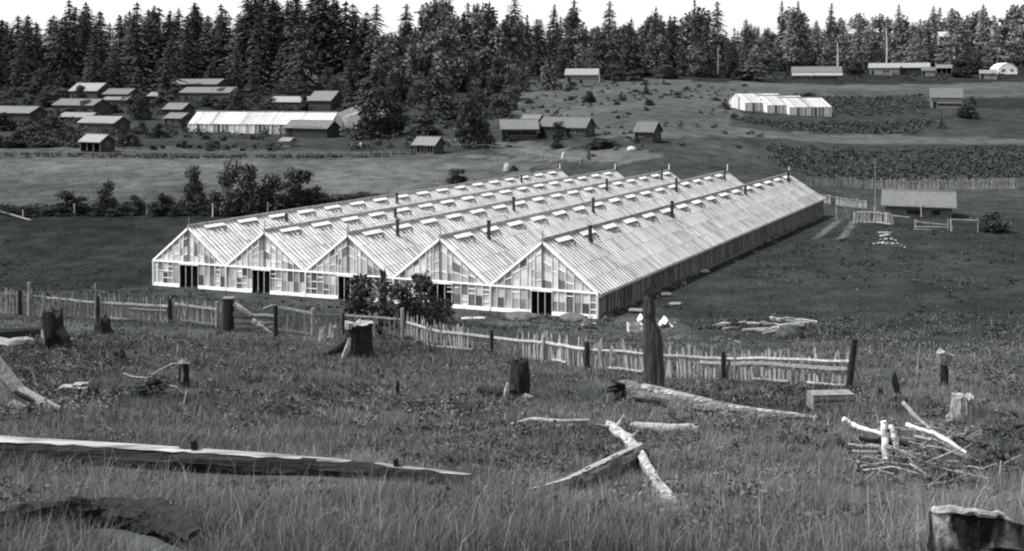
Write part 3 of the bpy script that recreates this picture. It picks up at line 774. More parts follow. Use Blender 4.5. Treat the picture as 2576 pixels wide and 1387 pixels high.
d = g.y
m = MB(); m.tube([at(2520,1490,d-.20), at(2522,1450,d-.18), at(2520,1420,d-.14), at(2516,1396,d-.1)], [.30,.29,.25,.13], 16, .16, seed=6); wb(m, 'burnt_flank', mat('burnt_stump_flank', .003, .012, 6, .95, bump=.9), rt)
m = MB(); tp = [root_tops[-1][k % 64] for k in range(31, 52)]; m.tube(tp, [.008+.016*math.sin(math.pi*k/20) for k in range(21)], 8, .4, seed=7); wb(m, 'pale_rim', M_bare2(), rt)

# logs on the ground
def log(label, pts, rad, mt, bare=None, barespan=(0, 1), seed=1, name='log', knots=(), bw=.75, lift=.8, clear=1.0, rough=.10, straight=False):
    """pts survey points along the contact line; a bleached strip on top is a part of its own"""
    g = [G(*p) for p in pts]; N = 64; P = []; rr = []
    for k in range(N+1):
        s = k/N*(len(g)-1); j = min(int(s), len(g)-2); t = s-j; q = g[j].lerp(g[j+1], t)
        r = rad[j]+(rad[j+1]-rad[j])*t
        if straight:
            q = g[0].lerp(g[-1], ((q.x-g[0].x)/(g[-1].x-g[0].x)))
        P.append(Vector((q.x, q.y, q.z+r*lift))); rr.append(r)
    # smooth line of the trunk
    for _ in range(30): P = [P[0]]+[(P[k-1]+P[k]*2+P[k+1])/4 for k in range(1, N)]+[P[-1]]
    rnd = random.Random(seed); root = thing(name, label, 'log', P[N//2])
    m = MB(); m.tube(P, rr, 16, rough, seed=seed); wb(m, 'trunk', mt, root)
    if bare:
        for sp_ in (barespan if isinstance(barespan[0], tuple) else (barespan,)):
            ragged = [rnd.uniform(-.22, .22) for _ in range(64)]; a, b = int(sp_[0]*N), int(sp_[1]*N); vs = []; fs = []; cols = 7
            for k in range(a, b+1):
                dd = (P[min(k+1, N)]-P[max(k-1, 0)]).normalized(); sx = dd.cross(zz).normalized(); sy = sx.cross(dd)
                end = min(1, (k-a)/2+.25, (b-k)/2+.25)
                if sx.y > 0: sx = -sx
                for c in range(cols):
                    an = math.pi/2+(c/(cols-1)-.5)*2*bw*end*(1+.06*math.sin(k*.33+seed)+.07*math.sin(k*1.9)+.6*ragged[k % 64])*rnd.uniform(.95, 1.05)
                    q = rr[k]*1.07
                    vs.append(P[k]+sx*(q*math.cos(an))+sy*(q*math.sin(an)+.0))
            for k in range(b-a):
                for c in range(cols-1): fs.append((k*cols+c, k*cols+c+1, (k+1)*cols+c+1, (k+1)*cols+c))
            mm = MB(); mm.add(vs, fs); wb(mm, 'bare_top', bare, root)
    for (t, hh, r) in knots:
        k = int(t*N); q = P[k]+zz*rr[k]*.7; mm = MB(); mm.tube([q, q+Vector((-.03, -.04, hh))], [r, r*.8], 8, .2); wb(mm, 'branch_stub', CH, root)
    for p, q in list(zip(P, rr))[::2] if clear else ():
        for e in (0, -.35, -.7): HOLES.append((p.x, p.y+e-q*.6, .24*clear+q*.3*clear))
    return root, P, rr
log('long fallen charred log with bleached upper side across the left foreground', [(-90,1168),(0,1171),(400,1189),(692,1205),(950,1212),(1185,1218)], [.29,.27,.24,.205,.165,.10], M_charx(), mat('sunbleached_log_top', .08, .32, 3, .9, (.25,3,3), bump=.5, detail=8), ((0,.755),(.805,.915),(.92,1.0)), seed=61, knots=((.47,.26,.075),(.85,.2,.06)), bw=.52, lift=1.15, straight=True, rough=.17)
log('curved black charred log in the bottom left corner', [(-60,1372),(120,1338),(260,1326),(400,1340),(500,1378)], [.10,.14,.13,.15,.09], mat('black_log', .004,.020,5,.9,(.6,3,3),bump=1.0,bscale=7), None, seed=62, clear=.7, rough=.30, lift=1.0)
log('weathered tapering log lying behind the crossed logs, roots at its left end', [(1560,1003),(1640,1012),(1740,1030),(1870,1047),(2060,1062)], [.36,.34,.30,.18,.07], mat('mossy_log', .035,.13,4,.95,(.4,3,3),bump=.7,bscale=8,detail=8), mat('sunbleached_bark', .05,.25,3.5,.95,(.6,2,2),bump=.8,detail=9,contrast=(.40,.62)), ((.2,.62),(.68,.95)), seed=63, bw=.8, rough=.2)
g = G(1575, 1006)
rt = thing('root_mass', 'dark tangled root mass at the end of the weathered log', 'roots', g)
for k in range(16):
    rnd = random.Random(k*7); a = rnd.uniform(0, 6.28); m = MB(); c = g+zz*.35
    e = c+Vector((math.cos(a)*.62-.15, rnd.uniform(-.5, .3), math.sin(a)*.40)); m.tube([c, c.lerp(e, .5)+Vector((0, 0, rnd.uniform(-.1, .15))), e], [.16,.10,.03], 7, .5, seed=k)
    wb(m, 'root', CH if k % 4 else GW, rt)
log('thin crooked pale pole lying left of the crossing logs', [(1285,1071),(1340,1064),(1400,1068),(1480,1062)], [.05,.08,.07,.06], M_bare2(), None, seed=64)
log('rough pale log lying level behind the diagonal log', [(1590,1066),(1640,1073),(1700,1083),(1756,1083)], [.10,.13,.14,.13], mat('rough_pale_bark', .08,.30,7,.95,(.6,3,3),bump=.7,detail=8), None, seed=65)
# diagonal pale log and the split slab lying against it
gA, gB, gC, gD = G(1535,1090), G(1600,1160), G(1640,1215), G(1690,1292)
P = [gA+zz*.25, G(1575,1128)+zz*.28, gB+zz*.25, gC+zz*.18, gD+zz*.08]
pole('log', 'knotty bleached log lying diagonally down the slope', 'log', P, .15, .085, mat('knotty_bleached_log', .05, .38, 5, .9, (1.5,1.5,1.5), bump=.8, bscale=8, detail=8, contrast=(.36,.58)), seed=66, n=14, jit=.36)
for k, (t, v) in enumerate(((.1, (-.5,-.1,.15)), (.13, (.3,.1,.35)), (.5, (.25,-.1,.3)))):
    q = P[0].lerp(P[2], t*1.5)
    pole('branch', ['broken branch pointing left from the top of the knotty diagonal log', 'broken branch pointing up from the top of the knotty diagonal log', 'short stub sticking up where the two logs cross'][k], 'branch', [q, q+Vector(v)*.6, q+Vector(v)], .07, .03, M_greyw(), seed=k)
log('split half-burnt slab log leaning against the diagonal log', [(1612,1172),(1560,1196),(1480,1232),(1425,1246),(1330,1258)], [.19,.20,.18,.11,.04], mat('split_slab', .015,.11,5,.9,(.4,4,4),bump=.9,bscale=9,detail=8), M_bare2(), (.0,1.0), seed=67, bw=.34, lift=1.15, rough=.22)
# uprooted bleached root at the left edge
g = G(20, 1035); d = g.y
rt = thing('root_log', 'bleached tangle-rooted log end jutting in from the left edge', 'log', g)
for k, (pts, rr_, mt) in enumerate([([(-60,900),(5,945),(45,990),(90,1012),(150,1030)], [.55,.30,.26,.22,.10], M_bare()), ([(-60,940),(0,985),(30,1020),(50,1040)], [.6,.42,.3,.12], M_bare()), ([(-50,985),(10,1015),(70,1032),(128,1040)], [.4,.25,.16,.07], M_greyw()), ([(35,985),(60,998),(84,1010)], [.05,.07,.05], CH)]):
    m = MB(); m.tube([at(a, b, d-(.0 if k < 3 else .42)-.1*k) for a, b in pts], rr_, 12, .22, seed=70+k); wb(m, 'root' if k < 3 else 'crack', mt, rt)
# bent dead branches over a bush mound
d = G(380,985).y
pole('branch', 'bent bleached branch arching over the grass mound', 'branch', [at(310,940,d), at(332,948,d), at(372,952,d), at(400,932,d), at(432,916,d), at(470,914,d)], .04, .03, M_greyw(), seed=81)
pole('branch', 'pale branch drooping to the foot of the split-faced black stub', 'branch', [at(365,956,d-.2), at(405,965,d-.4), at(440,975,d-.5), at(460,992,d-.6)], .04, .06, M_bare(), seed=82)
pole('branch', 'grey branch stub slanting below the black split-faced stub', 'branch', [at(470,985,G(470,1000).y), at(458,1030,G(455,1035).y)], .035, .02, M_greyw(), seed=83)
m = MB(); g = G(186,985); m.box((0,0,.16), (.9,.5,.1), None); m.box((.2,.1,.24), (.45,.3,.08)); o = m.build('board', M_bare(), None, g); o.rotation_euler = (.05,.04,.2); tag(o, 'short pale board resting on dark earth left of the grass mound', 'board')
# pile of cleared poles at the right
D = G(2290,1165).y-.7
def pp(label, pts, r0, r1, mt=None, seed=1): return pole('cleared_pole', label, 'pole', [at(a, b, D+e) for a, b, e in pts], r0, r1, mt or M_peel(), 'peeled poles on the brush pile', seed=seed)
pp('bent white pole reaching out at the upper left of the brush pile', [(2121,1054,.3),(2140,1066,.3),(2161,1076,.2),(2223,1095,0)], .055, .05, seed=1)
pp('thick white pole standing upright in the brush pile', [(2222,1060,-.1),(2226,1100,-.15),(2229,1162,-.2)], .06, .07, seed=2)
pp('shorter white pole leaning right of the upright one', [(2241,1069,.1),(2248,1098,.05),(2256,1126,0)], .05, .06, seed=3)
pp('stubby split piece beside the shorter leaning pole', [(2252,1086,.12),(2256,1106,.08),(2259,1128,0)], .035, .04, seed=4)
pp('long pale pole curving up to the back of the brush pile', [(2271,1012,1.0),(2308,1052,.7),(2345,1086,.4),(2385,1108,.1),(2436,1150,-.2)], .045, .05, M_bare(), seed=5)
pp('straight pale pole lying under the long curved one', [(2279,1068,.6),(2315,1080,.4),(2356,1093,.2),(2430,1140,-.2)], .045, .04, seed=6)
pp('grey pole lying level with its tip at the left of the pile', [(2133,1118,.1),(2170,1123,0),(2213,1126,0)], .028, .03, M_greyw(), seed=7)
pp('lowest thin level pole at the left of the pile', [(2144,1135,0),(2205,1138,-.1)], .028, .03, M_greyw(), seed=8)
pp('dark bark pole across the middle of the brush pile', [(2160,1102,.15),(2210,1112,.1),(2286,1120,0)], .045, .04, M_charx(), seed=9)
pp('grey pole bending down the right flank of the pile', [(2300,1098,.2),(2350,1108,.0),(2395,1128,-.2),(2438,1156,-.3)], .035, .03, M_greyw(), seed=10)
pp('inner grey pole below the bending one on the right flank', [(2330,1122,0),(2370,1128,-.1),(2412,1146,-.3)], .03, .03, M_greyw(), seed=11)
pp('short broken post standing at the front of the brush pile', [(2308,1160,-.5),(2306,1185,-.55),(2303,1210,-.6)], .03, .055, M_bare(), seed=12)
pp('forked pale branch slanting up at the front of the pile', [(2296,1232,-.9),(2340,1204,-.7),(2362,1186,-.6),(2384,1166,-.4)], .035, .03, M_bare(), seed=13)
pp('short crossed stick at the foot of the upright white pole', [(2199,1148,-.2),(2228,1170,-.3)], .022, .02, M_bare(), seed=14)
pp('thin grey stick high on the right of the brush pile', [(2370,1105,.4),(2400,1096,.4),(2430,1092,.3)], .02, .015, M_greyw(), seed=15)
for k in range(26):
    rb = random.Random(300+k); px, py = rb.uniform(2190, 2440), rb.uniform(1095, 1215); g = G(px, py); a = rb.gauss(.35, .8); L = rb.uniform(.45, 1.0)
    c = g+zz*rb.uniform(.06, .38); e = Vector((math.cos(a)*L, math.sin(a)*L*.5, rb.uniform(-.25, .2)-.12*math.cos(a)))
    pole('branch', 'thin tangled branch in the brush pile', 'branch', [c-e*.9, c+Vector((rb.uniform(-.06, .06), 0, rb.uniform(.0, .1))), c+e*.9], .022, .012, M_bare() if k % 3 else M_greyw(), 'tangled branches of the brush pile', n=6, seed=k)
# slatted crate
g = G(2090,1032); root = thing('crate', 'low grey slatted crate lying in the grass left of the pole pile', 'crate', g, R(4)); gw2 = mat('old_crate_slats', .09, .17, 6, .9, (1,1,1))
wC = 110*g.y/F
for k in range(3):
    m = MB(); m.box((0, -.35, .10+.17*k), (wC, .025, .12)); m.build('slat', gw2, root)
m = MB(); m.box((0, .3, .28), (wC, .025, .45)); m.build('back_panel', gw2, root)
for s in (-1, 1):
    m = MB(); m.box((s*(wC/2-.02), -.02, .27), (.03, .66, .48)); m.build('end_panel', gw2, root)
m = MB(); m.box((0, .0, .545), (wC*.98, .62, .03)); m.build('lid', gw2, root)
for s in (-.28, .3):
    m = MB(); m.box((s*wC, -.375, .27), (.09, .025, .5)); m.build('batten', gw2, root)
pole('stake', 'short pale stake left of the slatted crate', 'stake', [G(2044,1068)-zz*.1, at(2052,1042,G(2044,1068).y)], .03, .025, M_bare(), seed=5)
pole('stake', 'second small pale stake below the crate', 'stake', [G(2080,1072)-zz*.1, at(2085,1052,G(2080,1072).y)], .025, .02, M_bare(), seed=6)
for k, (px, py, hp, lab) in enumerate([(1268,1066,26,'small pale stake left of the crooked pole'), (1526,1012,20,'small white stake above the root mass'), (1217,1268,44,'thin white stake right of the long log tip'), (640,1060,20,'tiny pale stake in the left slope grass')]):
    gg = G(px, py); pole('stake', lab, 'stake', [gg-zz*.1, at(px+4, py-hp, gg.y)], .03, .022, M_bare(), seed=k)
# ------------------------------------------------------------------ cottages, sheds and barns
YV = -29.07     # the village follows the same grid as the glasshouses
def house(name, label, a, b, pyb, W, wall, rise, yaw=YV, wm=None, rm=None, over=.35, windows=(), doors=(), openfront=False, cat=None, group=None, chimney=None, skirt=None, gwin=(), shadeband=None, depth=None):
    """a, b: where the front wall starts and ends on the survey grid, pyb: its foot; W depth; heights in metres"""
    if yaw == YV: rise *= .68; W *= .82; wall *= .88
    g = G((a+b)/2, pyb) if depth is None else at((a+b)/2, pyb, depth)
    z = g.y; y = R(yaw); dx, dy = math.cos(y), math.sin(y); uu = g.x/z
    L = (b-a)/F*z/max(abs(dx-uu*dy), .2)
    root = thing(name, label, cat or 'house', g, y, group)
    wm = wm or M_board(); rm = rm or M_shake()
    # walls: local x along the ridge, front at y=0, depth W
    s = 1.4
    m = MB(); x0, x1 = -L/2, L/2
    m.add([(x0,0,-s),(x1,0,-s),(x1,0,wall),(x0,0,wall)], [(0,1,2,3)]) if not openfront else None
    m.add([(x0,W,-s),(x1,W,-s),(x1,W,wall),(x0,W,wall)], [(3,2,1,0)])
    for x in (x0, x1):
        m.add([(x,0,-s),(x,W,-s),(x,W,wall),(x,W/2,wall+rise),(x,0,wall)], [(0,1,2,3,4)])
    m.build('walls', wm, root)
    rf = MB(); th = .12
    for sgn in (0, 1):
        ye = -over if sgn == 0 else W+over
        ze = wall-rise*(over/(W/2))
        A = [(x0-over, ye, ze), (x1+over, ye, ze), (x1+over, W/2, wall+rise), (x0-over, W/2, wall+rise)]
        B = [(p[0], p[1], p[2]+th) for p in A]
        rf.add(A+B, [(0,1,2,3),(7,6,5,4),(0,4,5,1),(1,5,6,2),(3,2,6,7),(0,3,7,4)])
    ro = rf.build('roof', rm, root)
    m = MB(); m.box((0, W/2, wall+rise+th+.01), (L+2*over+.02, .26, .07)); m.build('ridge_cap', M_greyw(), ro)
    def opening(nm, x, zc, w, h, face='f', dark=True):
        m = MB()
        if face == 'f': m.box((x, -.03, zc), (w, .06, h))
        else: m.box((x1+.03, x, zc), (.06, w, h)) if face == 'r' else m.box((x0-.03, x, zc), (.06, w, h))
        o = m.build(nm, M_dark() if dark else M_boardl(), root)
        if nm == 'window' and name != 'hut':
            fm = MB()
            t = .07
            for q, (cx, cz, ww, hh) in enumerate([(0,h/2,w+.1,t),(0,-h/2,w+.1,t),(-w/2,0,t,h),(w/2,0,t,h),(0,0,.05,h)]):
                if face == 'f': fm.box((x+cx, -.06, zc+cz), (ww, .07, hh))
                else: fm.box(((x1+.06) if face == 'r' else (x0-.06), x+cx, zc+cz), (.07, ww, hh))
            fm.build('frame', M_greyw(), o)
        return o
    if not doors and not openfront and name != 'hut' and wall > 1.9: doors = ((.12, .9, min(1.8, wall-.3)),)
    if not gwin and yaw == YV and wall > 2.0: gwin = ((.5, 1.35, .8, .8, 'r'),)
    for (fx, zc, w_, h_) in windows: opening('window', x0+fx*L, zc, w_, h_)
    for (fx, w_, h_) in doors: opening('door', x0+fx*L, h_/2, w_, h_)
    for (fy, zc, w_, h_, fc) in gwin: opening('window', fy*W, zc, w_, h_, fc)
    if openfront:
        n = max(3, int(L/2.6))
        for k in range(n+1):
            m = MB(); m.box((x0+L*k/n, .06, wall/2-.3), (.14, .14, wall+.6)); m.build('post', M_greyw(), root)
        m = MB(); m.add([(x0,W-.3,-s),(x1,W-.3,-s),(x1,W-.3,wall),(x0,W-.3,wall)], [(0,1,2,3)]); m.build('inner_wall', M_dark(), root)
    if chimney:
        fx, hh = chimney; m = MB(); m.box((x0+fx*L, W/2, wall+rise+hh/2), (.5, .5, hh+.4)); m.build('chimney', mat('chimney_brick', .08, .16, 9), ro)
    return root
PALE = mat('pale_shakes', .065, .135, 3, .95, (1,3,3), rnd=.15, bump=.4, bscale=20)
BRI = mat('bright_boards_roof', .13, .23, 3, .95, (1,3,3), bump=.3)
WL = M_boardl()
# west village
house('shed', 'long low shed cut by the left edge of the picture', -45, 74, 306, 6, 2.3, 2.0, doors=((.6,1.2,1.9),), rm=PALE)
house('barn', 'long barn with bright roof and lean-to below the wooded hill at left', 133, 234, 292, 6.5, 3.0, 2.1, rm=PALE, windows=((.4,1.6,3.5,.5),(.8,1.6,2,.5)), cat='barn')
house('shed', 'low dull roof under the left barn, partly sunk in bushes', 150, 226, 310, 4, 1.6, 1.3)
house('cottage', 'wide dull-roofed cottage with open dark porch, left of the round bush', 198, 286, 334, 5.5, 2.5, 1.9, windows=((.55,2.0,6.0,.6),(.2,1.2,.8,.8)), wm=M_board(), gwin=())
house('shed', 'small bright-roofed open shed on posts at the edge of the hay field', 202, 251, 383, 4.2, 2.3, 1.7, rm=BRI, openfront=True)
house('house', 'tall grey house on the slope behind the left barn', 175, 244, 256, 7, 3.4, 3.0, wm=M_board(), windows=((.4,1.6,.9,1.2),(.62,1.6,.9,1.2),(.8,1.6,.9,1.2)), rm=M_shake())
house('shed', 'two-tier house right of the tall grey house, upper roof', 260, 322, 262, 5.5, 3.1, 2.0, rm=PALE)
house('shed', 'lower lean roof in front of the two-tier house', 258, 318, 270, 3.5, 2.0, 1.0, rm=PALE)
house('shed', 'small far shed roof half hidden behind the round dark tree', 372, 396, 258, 4, 2.2, 1.4, rm=M_shake())
house('barn', 'upper of two long parallel barns above the village glasshouse', 415, 545, 232, 7, 2.6, 2.2, rm=PALE, cat='barn')
house('barn', 'lower of two long parallel barns, with dark shadow under its eave', 452, 576, 254, 7, 3.0, 2.1, rm=PALE, windows=((.3,1.8,2,.6),(.7,1.8,2,.6)), cat='barn')
house('cottage', 'upper cottage by the left end of the village glasshouse', 412, 458, 296, 5, 2.6, 2.0, rm=PALE, windows=((.5,1.5,.8,.9),))
house('cottage', 'lower cottage with dark gable touching the village glasshouse', 414, 456, 322, 4.6, 2.7, 1.5, rm=PALE, windows=((.3,1.3,.9,.8),(.7,1.3,.9,.8)))
house('shed', 'open-fronted shed with dark eave line before the village glasshouse', 718, 822, 345, 5, 2.4, 2.0, rm=PALE, windows=((.52,2.05,8.2,.5),), gwin=((.5,1.5,.9,.9,'l'),))
house('cottage', 'long low cottage behind the right half of the village glasshouse', 676, 772, 280, 6, 2.4, 1.9, rm=M_shake(), windows=((.5,1.5,5,.6),))
house('house', 'grey gabled house behind the right end of the village glasshouse', 776, 832, 290, 7, 4.2, 3.2, rm=PALE, wm=M_board())
house('barn', 'far pale-roofed building among the trees above the village', 770, 860, 214, 6, 2.2, 1.4, rm=PALE, cat='barn')
house('shed', 'small dark hut with two black openings beside the far edge of the hay field', 1043, 1092, 388, 4, 2.1, 1.7, rm=M_shake(), windows=((.3,.9,1.5,1.5),(.8,.8,1.3,1.4)), over=.5)
house('shed', 'tiny pale hut in the village yard right of the open-fronted shed', 706, 728, 368, 2.2, 1.4, .7, rm=M_shake(), wm=WL)
# cottages in the centre
house('cottage', 'long-roofed front cottage of the middle cluster, beside the large leaning tree', 1262, 1352, 356, 5.2, 2.5, 1.7, rm=PALE, windows=((.55,1.6,6,.9),), gwin=((.35,1.4,.9,.9,'l'),(.7,1.4,.9,1.4,'l')), yaw=3)
house('cottage', 'back roof of the middle cottage cluster', 1310, 1350, 334, 5, 2.6, 2.0, rm=PALE)
house('cottage', 'middle cottage of the cluster behind a small dark tree', 1358, 1424, 347, 5.5, 2.6, 2.4, rm=PALE, windows=((.3,1.6,1,.8),))
house('cottage', 'right-hand cottage of the cluster with dark gable', 1428, 1472, 349, 5.5, 2.6, 2.6, rm=PALE, windows=((.6,1.4,1,1),(.3,1.4,.8,.8)))
house('cottage', 'lone gabled hut in the open field behind the glasshouses', 1598, 1642, 361, 5, 2.5, 2.3, rm=PALE, windows=((.35,1.5,.9,.8),))
house('barn', 'bright-roofed shed alone on the hillside below the dark wood', 1422, 1502, 209, 6, 2.6, 1.9, rm=BRI, wm=WL, yaw=-12, cat='barn')
# right side
house('barn', 'far pale barn with two light roof bands at the edge of the right wood', 1992, 2116, 196, 8, 2.4, 2.0, rm=PALE, wm=WL, yaw=-16, cat='barn')
house('shed', 'light low annexe along the front of the far pale barn', 1994, 2117, 201, 4, 1.6, .9, rm=BRI, wm=M_board(), yaw=-16)
house('barn', 'left half of the long far farm building in front of the right wood', 2186, 2262, 189, 7, 3.0, 1.8, rm=BRI, wm=WL, yaw=-20, cat='barn', windows=((.5,1.6,.9,.9),(.62,1.6,.9,.9)))
house('barn', 'right half of the long far farm building in front of the right wood', 2267, 2338, 189, 7, 3.0, 1.8, rm=BRI, wm=M_board(), yaw=-20, cat='barn')
house('shed', 'small lean-to at the right end of the long farm building', 2320, 2352, 192, 4, 2.2, 1.2, rm=PALE, wm=WL, yaw=-20)
house('shed', 'open-fronted far shed on posts right of the long farm building', 2356, 2394, 186, 5, 2.4, 1.3, rm=PALE, yaw=-20, openfront=True)
house('shed', 'low pale shed left of the small white house', 2466, 2508, 200, 5, 2.2, 1.2, rm=M_shake(), wm=WL, yaw=-20)
house('barn', 'faint long building below the far pale field at right', 2342, 2420, 274, 6, 3.0, 2.4, rm=PALE, wm=WL, yaw=-20, cat='barn', windows=((.5,.9,4.5,.8),(.85,.9,2.2,.8)))
# small white house with hipped gambrel front
g = G(2535, 190); z = g.y; s = z/F
root = thing('house', 'small white house with two dark windows at the far right', 'house', g, 0)
out = [(-24,0),(24,0),(24,14),(12,24),(0,27),(-12,24),(-24,14)]
m = MB(); vs = [(a*s, 0, b*s+.6) for a, b in out]+[(a*s, 7, b*s+.6) for a, b in out]; k = len(out)
m.add(vs, [tuple(range(k)), tuple(range(k, 2*k))[::-1], (0,k,k+1,1),(1,k+1,k+2,2),(6,k+6,k,0)]); m.build('walls', M_white(), root)
m = MB()
rl = [(24.8,13.6),(12.2,24.6),(0,27.7),(-12.2,24.6),(-24.8,13.6)]
for (a, b), (c, d_) in zip(rl[:-1], rl[1:]):
    A = [(a*s,-.3,b*s+.6),(c*s,-.3,d_*s+.6),(c*s,7.3,d_*s+.6),(a*s,7.3,b*s+.6)]; m.add(A+[(p[0],p[1],p[2]+.1) for p in A], [(0,1,2,3),(7,6,5,4),(0,4,5,1),(2,6,7,3),(1,5,6,2),(0,3,7,4)])
m.build('roof', mat('white_shingles', .55, .8, 3), root)
for x in (-10, 11):
    m = MB(); m.box((x*s, -.03, 9.5*s+.6), (8*s, .06, 7*s)); wo = m.build('window', M_dark(), root)
    m = MB(); m.box((x*s, -.07, 9.5*s+.6), (.08, .04, 7*s)); m.box((x*s, -.07, 9.5*s+.6), (8*s, .04, .08)); m.build('frame', M_white(), wo)
m = MB(); m.box((0, 3.4, -.4), (46*s, 6.6, 2.0)); m.build('foundation', M_board(), root)
# white farmhouses up in the right wood
for lab, px, py, wpx, dd in (('pale house showing between the trees high on the right hill', 2148, 99, 26, 470), ('smaller pale house among the trees farther right on the hill', 2376, 106, 24, 470)):
    house('house', lab, px-wpx/2, px+wpx/2, py, 6, 2.6, 2.0, yaw=-10, wm=mat('farmhouse_wall', .16, .30, 3), rm=mat('farmhouse_roof', .22, .38, 3), depth=dd, windows=((.3,1.4,.9,1),(.7,1.4,.9,1)))
# dark-windowed hut beyond the glasshouse field
house('hut', 'long plain-roofed hut with three dark low windows beyond the glasshouse field', 2227, 2394, 548, 4.6, 1.5, 1.3, yaw=-21, over=.5, windows=((.38,.62,.75,.42),(.50,.60,.9,.5),(.76,.62,.85,.48)), rm=mat('plain_hut_roof', .075, .12, 2.5, .95, (1,3,3)), wm=mat('hut_walls', .05, .10, 4, .95), cat='hut')
hg = G(2310, 548)
pole('pole', 'pale pole standing against the front of the long hut', 'pole', [at(2318,546,hg.y-.6), at(2317,520,hg.y-.6), at(2316,498,hg.y-.6)], .07, .045, M_rail(), seed=4)

# ------------------------------------------------------------------ village glasshouse and the far one
def small_glass(label, a, b, pyb, W, wall, rise, yaw, group=None, dark=.3):
    g = G((a+b)/2, pyb); z = g.y; y = R(yaw); dx, dy = math.cos(y), math.sin(y); L = (b-a)/F*z/max(abs(dx-g.x/z*dy), .2)
    root = thing('glasshouse', label, 'glasshouse', g, y, group)
    x0, x1 = -L/2, L/2; nb = int(L/.75)
    for sg, nm in ((0, 'glass_roof'), (1, 'glass_roof')):
        m = MB(); uvs = []; bm = MB(); ye = -.15 if sg == 0 else W+.15
        for k in range(nb):
            p, q = x0+L*k/nb, x0+L*(k+1)/nb
            m.add([(p,ye,wall),(q,ye,wall),(q,W/2,wall+rise),(p,W/2,wall+rise)], [(0,1,2,3)]); uvs += [(k+.1,.1),(k+.9,.1),(k+.9,.9),(k+.1,.9)]
            bm.beam((p,ye,wall+.04),(p,W/2,wall+rise+.04), .07, .08)
        o = m.build(nm, PM_ROOF2, root); quad_uv(o.data, uvs); bm.build('glazing_bars', M_BAR, o)
    m = MB(); uvs = []; bars = MB(); n2 = int(L/1.0)
    for k in range(n2):
        p, q = x0+L*k/n2, x0+L*(k+1)/n2
        m.add([(p,0,-1),(q,0,-1),(q,0,wall),(p,0,wall)], [(0,1,2,3)]); uvs += [(k+.1,.1),(k+.9,.1),(k+.9,.9),(k+.1,.9)]
        bars.box((p,-.04,wall/2-.2), (.16 if k % 4 == 0 else .06,.06,wall+.4))
    o = m.build('front_glass', PM_LOW, root); quad_uv(o.data, uvs); bars.build('posts', M_white(), root)
    m = MB(); m.add([(x0,W,-1),(x1,W,-1),(x1,W,wall),(x0,W,wall)], [(0,1,2,3)]); o = m.build('back_wall', PM_LOW, root); quad_uv(o.data, [(.1,.1),(.9,.1),(.9,.9),(.1,.9)])
    for x in (x0, x1):
        m = MB(); uvs = []; nn = 8; mu = MB()
        for k in range(nn):
            p, q = W*k/nn, W*(k+1)/nn; hp = wall+rise*(1-abs(2*p/W-1)); hq = wall+rise*(1-abs(2*q/W-1))
            m.add([(x,p,-1),(x,q,-1),(x,q,hq),(x,p,hp)], [(0,1,2,3)]); uvs += [(k+.1,.1),(k+.9,.1),(k+.9,.9),(k+.1,.9)]
            mu.box((x+.04*(1 if x > 0 else -1), p, hp/2-.2), (.05,.08,hp+.4))
        o = m.build('gable_glass', PM_GABLE, root); quad_uv(o.data, uvs); mu.build('mullions', M_white(), o)
    m = MB(); m.box((0,W/2,wall+rise+.1), (L+.1,.16,.2)); m.build('ridge_board', M_RIDGE, root)
    return root
small_glass('long white glasshouse standing alone in the left village', 471, 828, 334, 7.5, 2.1, 2.6, -14)
small_glass('short white glasshouse turned gable-on at the right end of the village glasshouse', 834, 872, 322, 12, 2.6, 2.2, -62, 'short gable-on glasshouses in the village')
small_glass('short white glasshouse mostly hidden behind the spreading dark tree', 872, 896, 314, 10, 2.8, 2.2, -62, 'short gable-on glasshouses in the village')
small_glass('right-hand span of the far triple glasshouse, its bright roof in full view', 1986, 2092, 291, 8, 2.2, 2.3, 20, 'far triple glasshouse', .6)
small_glass('middle span of the far triple glasshouse, mostly its gable showing', 1930, 2036, 287, 8, 2.2, 2.3, 20, 'far triple glasshouse', .6)
small_glass('left-hand span of the far triple glasshouse, farthest gable at the left', 1874, 1980, 283, 8, 2.2, 2.3, 20, 'far triple glasshouse', .6)

# ------------------------------------------------------------------ yard things
def haycock(label, px, py, wpx, hpx, mt, cat, name):
    g = G(px, py); s = g.y/F; r = wpx*s/2; h = hpx*s; n = 18; vs = []; pr = [(-.1,.95),(.15,1.02),(.4,1.0),(.65,.85),(.85,.55),(.97,.2)]
    for t, q in pr:
        for a in range(n):
            an = 2*math.pi*a/n; k = r*q*(1+.08*math.sin(3*an+t*4)+random.uniform(-.04,.04)); vs.append((k*math.cos(an), k*math.sin(an), h*t))
    m = MB(); m.add(vs+[(0,0,h)], [(k*n+a, k*n+(a+1) % n, (k+1)*n+(a+1) % n, (k+1)*n+a) for k in range(len(pr)-1) for a in range(n)]+[(5*n+a, 5*n+(a+1) % n, 6*n) for a in range(n)])
    o = m.build(name, mt, None, g, smooth=True); tag(o, label, cat); return o
haycock('round pale boulder beside a small bush at the near edge of the hay field', 1275, 431, 18, 19, mat('pale_boulder', .22, .42, 1.2), 'boulder', 'boulder')
haycock('low pale mound in the field left of the lone gabled hut', 1588, 379, 22, 10, mat('pale_heap', .28, .48, 1.5), 'heap', 'sand_heap')
haycock('small pale heap in the village yard', 908, 366, 9, 8, mat('pale_heap', .28, .48, 1.5), 'heap', 'sand_heap')
g = G(1415, 399); pole('post', 'white leaning post behind the leftmost glasshouse ridge', 'post', [at(1413,399,g.y), at(1418,383,g.y)], .12, .10, M_cloth(), seed=3)
